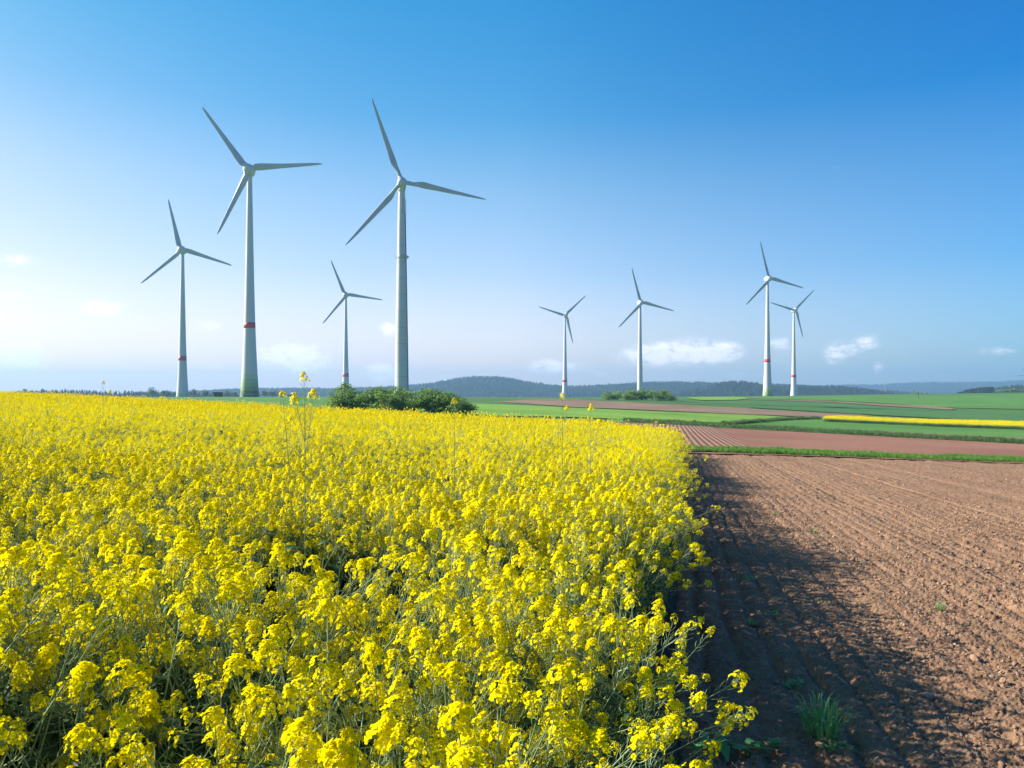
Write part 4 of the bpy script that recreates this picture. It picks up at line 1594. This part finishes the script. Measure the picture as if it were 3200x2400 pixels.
def shrub_parts(h, w, seed, nleaf=2600, ls=.12, mat='shrub'):
    r = random.Random(seed)
    cm = crown_mesh(r, h, w, 16, nleaf, ls, .05)
    me1 = cm.mesh('crown', [M[mat]])
    tm = MB()
    for k in range(7):
        a = r.uniform(0, 6.28); q = r.uniform(.1, .38) * w
        tm.tube([(0, 0, 0), (q * .4 * math.cos(a), q * .4 * math.sin(a), h * .35), (q * math.cos(a), q * math.sin(a), h * r.uniform(.6, .85))], [.06, .04, .015], 5)
    me2 = tm.mesh('trunk', [M['bark']], True)
    return me1, me2


SH = [shrub_parts(3.4, 4.2, 100 + k) for k in range(4)]
SH_ASP = [(3.4, 4.2)] * 4


def shrub(x, y, h, w, lab, group, k, name='shrub', parts=None):
    me1, me2 = (parts or SH)[k % len(parts or SH)]
    o = empty(name, (x, y, tzf(x, y) - .05), rs.uniform(0, 6.28))
    o.scale = (w / 4.2, w / 4.2, h / 3.4)
    for nme, me in (('crown', me1), ('trunk', me2)):
        c = bpy.data.objects.new(nme, me); link(c, o)
    tag(o, lab, 'shrub', group)
    return o


BUSH = [  # px centre, top row, width px, extra distance, label
    (1062, 1222, 90, 0, 'leftmost of the big shrubs, low and rounded with a sloping left side'),
    (1085, 1205, 95, 3, 'upright pale-topped shrub behind the leftmost one of the thicket'),
    (1135, 1216, 95, 1, 'third big shrub from the left, front of the thicket'),
    (1190, 1213, 100, 3, 'broad dense shrub left of the steel turbine tower'),
    (1215, 1222, 90, -1, 'front shrub below the steel turbine tower, left half'),
    (1250, 1214, 95, 2, 'big round shrub right at the foot of the steel turbine'),
    (1295, 1222, 90, 0, 'dark shrub just right of the steel turbine tower'),
    (1335, 1217, 100, 2, 'light green shrub rising right of the steel turbine tower'),
    (1375, 1224, 95, 0, 'dense shrub in the right third of the big thicket'),
    (1415, 1232, 85, 1, 'second shrub from the right end of the big thicket'),
    (1442, 1242, 75, -2, 'rightmost and lowest rounded shrub of the big thicket'),
]
for k, (px, pt, wp, dy, lab) in enumerate(BUSH):
    pb = np.interp(px, [1020, 1480], [1272, 1287])
    d = 112 + dy
    x = (px - 1600) / F * d
    zb = tzf(x, d)
    h = zat(pt, d) - zb
    shrub(x, d, h * 1.02, wp / F * d * 1.35, lab, 'big shrubs in front of the steel turbine', k)

TH = [(1900, 1225, 56, 0, 'leftmost dark shrub of the small round thicket'),
      (1930, 1219, 60, 4, 'tall second shrub from the left in the small thicket'),
      (1958, 1230, 46, -3, 'small low front shrub of the small thicket'),
      (1970, 1217, 62, 3, 'dense dark shrub left of the bandless turbine tower'),
      (2005, 1216, 62, 4, 'middle shrub at the foot of the bandless turbine'),
      (2038, 1217, 62, 2, 'dark shrub right of the bandless turbine tower'),
      (2068, 1219, 56, 4, 'second shrub from the right in the small thicket'),
      (2052, 1230, 50, -3, 'low front shrub at right in the small thicket'),
      (2092, 1228, 40, 0, 'rightmost shrub of the small round thicket')]
for k, (px, pt, wp, dy, lab) in enumerate(TH):
    d = 345 + dy
    x = (px - 1600) / F * d
    zb = tzf(x, d)
    h = zat(pt, d) - zb
    shrub(x, d, h, wp / F * d * 1.1, lab, 'shrubs of the small thicket at the field edge', k + 1)
for (px, pt, wp, d, lab) in ((2297, 1233, 12, 560, 'tiny round bush on the crest left of the taller right turbine'), (2346, 1236, 16, 560, 'tiny flat bush on the crest right beside the taller right turbine')):
    x = (px - 1600) / F * d
    shrub(x, d, max(1.0, zat(pt, d) - tzf(x, d)), wp / F * d, lab, None, 2, 'bush')


def tree_parts(h, w, seed, nleaf=900, ls=.35, sparse=False, mat='tree'):
    r = random.Random(seed)
    z0 = h * (.32 if sparse else .15)
    cm = crown_mesh(r, h - z0, w, 9 if sparse else 14, nleaf, ls, z0)
    me1 = cm.mesh('crown', [M[mat]])
    tm = MB()
    tm.tube([(0, 0, 0), (.05 * w, 0, h * .35), (0, .04 * w, h * .8)], [.035 * h, .022 * h, .006 * h], 8)
    for k in range(8):
        a = r.uniform(0, 6.28); z = h * r.uniform(.3, .6)
        tm.tube([(0, 0, z), (w * .2 * math.cos(a), w * .2 * math.sin(a), z + h * .15), (w * .4 * math.cos(a), w * .4 * math.sin(a), z + h * .28)], [.012 * h, .008 * h, .003 * h], 5)
    return me1, tm.mesh('trunk', [M['bark']], True)


def tree(x, y, h, w, lab, group, parts, base=(8, 7), name='tree'):
    o = empty(name, (x, y, tzf(x, y) - .1), rs.uniform(0, 6.28))
    o.scale = (w / base[1], w / base[1], h / base[0])
    for nme, me in (('crown', parts[0]), ('trunk', parts[1])):
        c = bpy.data.objects.new(nme, me); link(c, o)
    tag(o, lab, 'tree', group)


TP = [tree_parts(8, 7, 200 + k, 800, .38) for k in range(4)]
LT = [(75, 1216, 34, 'first rounded tree above the yellow crop at the far left'), (105, 1221, 26, 'lower tree right beside the first one at the far left'),
      (133, 1215, 16, 'narrow dark tree standing alone above the crop at left'), (170, 1219, 30, 'wide dark tree before the start of the conifer wood'),
      (478, 1211, 38, 'large domed tree rising above the wood left of the first turbine'), (520, 1218, 34, 'rounded tree right of the domed one, left of the first turbine'),
      (604, 1216, 26, 'tree touching the first turbine tower on its right side'), (640, 1219, 28, 'pale green tree between the first turbine and the cabin'),
      (706, 1220, 30, 'tree just right of the dark cabin'), (730, 1224, 28, 'low tree left of the flared tower'),
      (826, 1222, 26, 'tree right beside the flared tower'), (851, 1221, 34, 'highest rounded tree right of the flared tower'),
      (880, 1224, 30, 'second rounded tree right of the flared tower'), (905, 1232, 18, 'lowest tree at the right end of the treeline')]
for k, (px, pt, wp, lab) in enumerate(LT):
    d = 760 + 12 * (k % 3)
    x = (px - 1600) / F * d
    tree(x, d, zat(pt, d) - tzf(x, d), wp / F * d * 1.15, lab, 'trees of the far left treeline', TP[k % 4])
d = depth_at(2870, 1246.5, 200, 800)
x = (2870 - 1600) / F * d
tree(x, d, 30 / F * d * 1.05, 25 / F * d, 'lone sparse young tree standing in the green field at right', None, tree_parts(8, 7, 260, 260, .26, True, 'shrub'))
RT = [(3135, 1215, 34, 'leftmost light green tree at the right edge of the field'), (3165, 1213, 36, 'second light green tree near the right edge'), (3192, 1216, 34, 'light green tree cut by the right edge of the photo')]
RTp = [tree_parts(8, 7, 270 + k, 800, .38, False, 'shrub') for k in range(2)]
for k, (px, pt, wp, lab) in enumerate(RT):
    d = 900 + 15 * k
    x = (px - 1600) / F * d
    tree(x, d, zat(pt, d) - tzf(x, d), wp / F * d * 1.2, lab, 'light green trees at the right edge', RTp[k % 2])
# dark pine wood on the right
P, Rr, S_, I_ = [], [], [], []
for k in range(420):
    px = rng.uniform(2982, 3105); d = rng.uniform(1060, 1200)
    x = (px - 1600) / F * d
    top = np.interp(px, [2982, 3000, 3030, 3060, 3100, 3105], [1231, 1224, 1216, 1212, 1209, 1211]) + rng.uniform(-1, 5)
    zb = -4.0
    P.append((x, d, zb)); Rr.append((0, 0, rng.uniform(0, 6))); S_.append(max(.2, (zat(top, d) - zb) / 18)); I_.append(rng.randrange(2))
gn_scatter('pine_wood', P, Rr, S_, I_, [forest_lib[4].copy(), forest_lib[5].copy()], 'dark blue pine wood beyond the green field at right')

# ------------------------------------------------------------------ pylons
def pylon(x, y, zb, H, W_, lab, rz=0.0, rad=.14):
    root = empty('power_pylon', (x, y, zb), rz)
    mb = MB()
    hb = H * .11
    lv = [0, .22, .42, .6, .74, .86, 1.0]
    wd = [hb, hb * .76, hb * .55, hb * .38, hb * .28, hb * .2, .05]
    for i in range(len(lv) - 1):
        c0 = [Vector((sx_ * wd[i], sy_ * wd[i], lv[i] * H)) for sx_, sy_ in ((-1, -1), (1, -1), (1, 1), (-1, 1))]
        c1 = [Vector((sx_ * wd[i + 1], sy_ * wd[i + 1], lv[i + 1] * H)) for sx_, sy_ in ((-1, -1), (1, -1), (1, 1), (-1, 1))]
        for k in range(4):
            mb.tube([c0[k], c1[k]], rad, 4)
            mb.tube([c0[k], c1[(k + 1) % 4]], rad * .6, 4)
            mb.tube([c0[(k + 1) % 4], c1[k]], rad * .6, 4)
    mb.obj('mast', M['galv'], root)
    for (f, w) in ((.60, W_), (.80, W_ * .62)):
        am = MB()
        for sx_ in (-1, 1):
            tip = Vector((sx_ * w, 0, f * H))
            for sy_ in (-1, 1):
                am.tube([Vector((0, sy_ * hb * .35, f * H)), tip], rad * .8, 4)
                am.tube([Vector((0, sy_ * hb * .3, f * H + H * .05)), tip], rad * .8, 4)
            for q in (.25, .5, .75):
                am.tube([tip * q + Vector((0, 0, f * H * (1 - q))), tip * q + Vector((0, 0, f * H * (1 - q) + H * .05 * (1 - q)))], rad * .6, 4)
            for q in (.5, .97):
                p = Vector((sx_ * w * q, 0, f * H))
                am.tube([p, p - Vector((0, 0, H * .05))], rad * .7, 4)
        am.obj('crossarm', M['galv'], root)
    tag(root, lab, 'pylon')


x = (2767 - 1600) / F * 1900
pylon(x, 1900, zat(1242, 1900), zat(1203, 1900) - zat(1242, 1900), 13, 'faint lattice power pylon on the skyline left of the lone tree', R(12), .28)
x = (3222 - 1600) / F * 760
pylon(x, 760, zat(1232, 760), 31.0, 12.5, 'nearer power pylon whose crossarm tip enters at the right edge', R(-14), .16)

# ------------------------------------------------------------------ haze
mb = MB()
mb.box((0, 2400, 95), (11000, 9200, 230))
hz = bpy.data.materials.new('haze_air'); hz.use_nodes = True
hn = hz.node_tree; hn.nodes.clear()
b = NB(hn)
pv = b.n('ShaderNodeVolumePrincipled')
pv.inputs['Color'].default_value = (.30, .55, .82, 1)
pv.inputs['Density'].default_value = 2.1e-4
pv.inputs['Anisotropy'].default_value = .2
oo = b.n('ShaderNodeOutputMaterial')
b.link(pv.outputs[0], oo.inputs['Volume'])
o = mb.obj('haze', hz)
tag(o, kind='stuff')
o['label'] = 'thin bluish air haze over the whole valley'
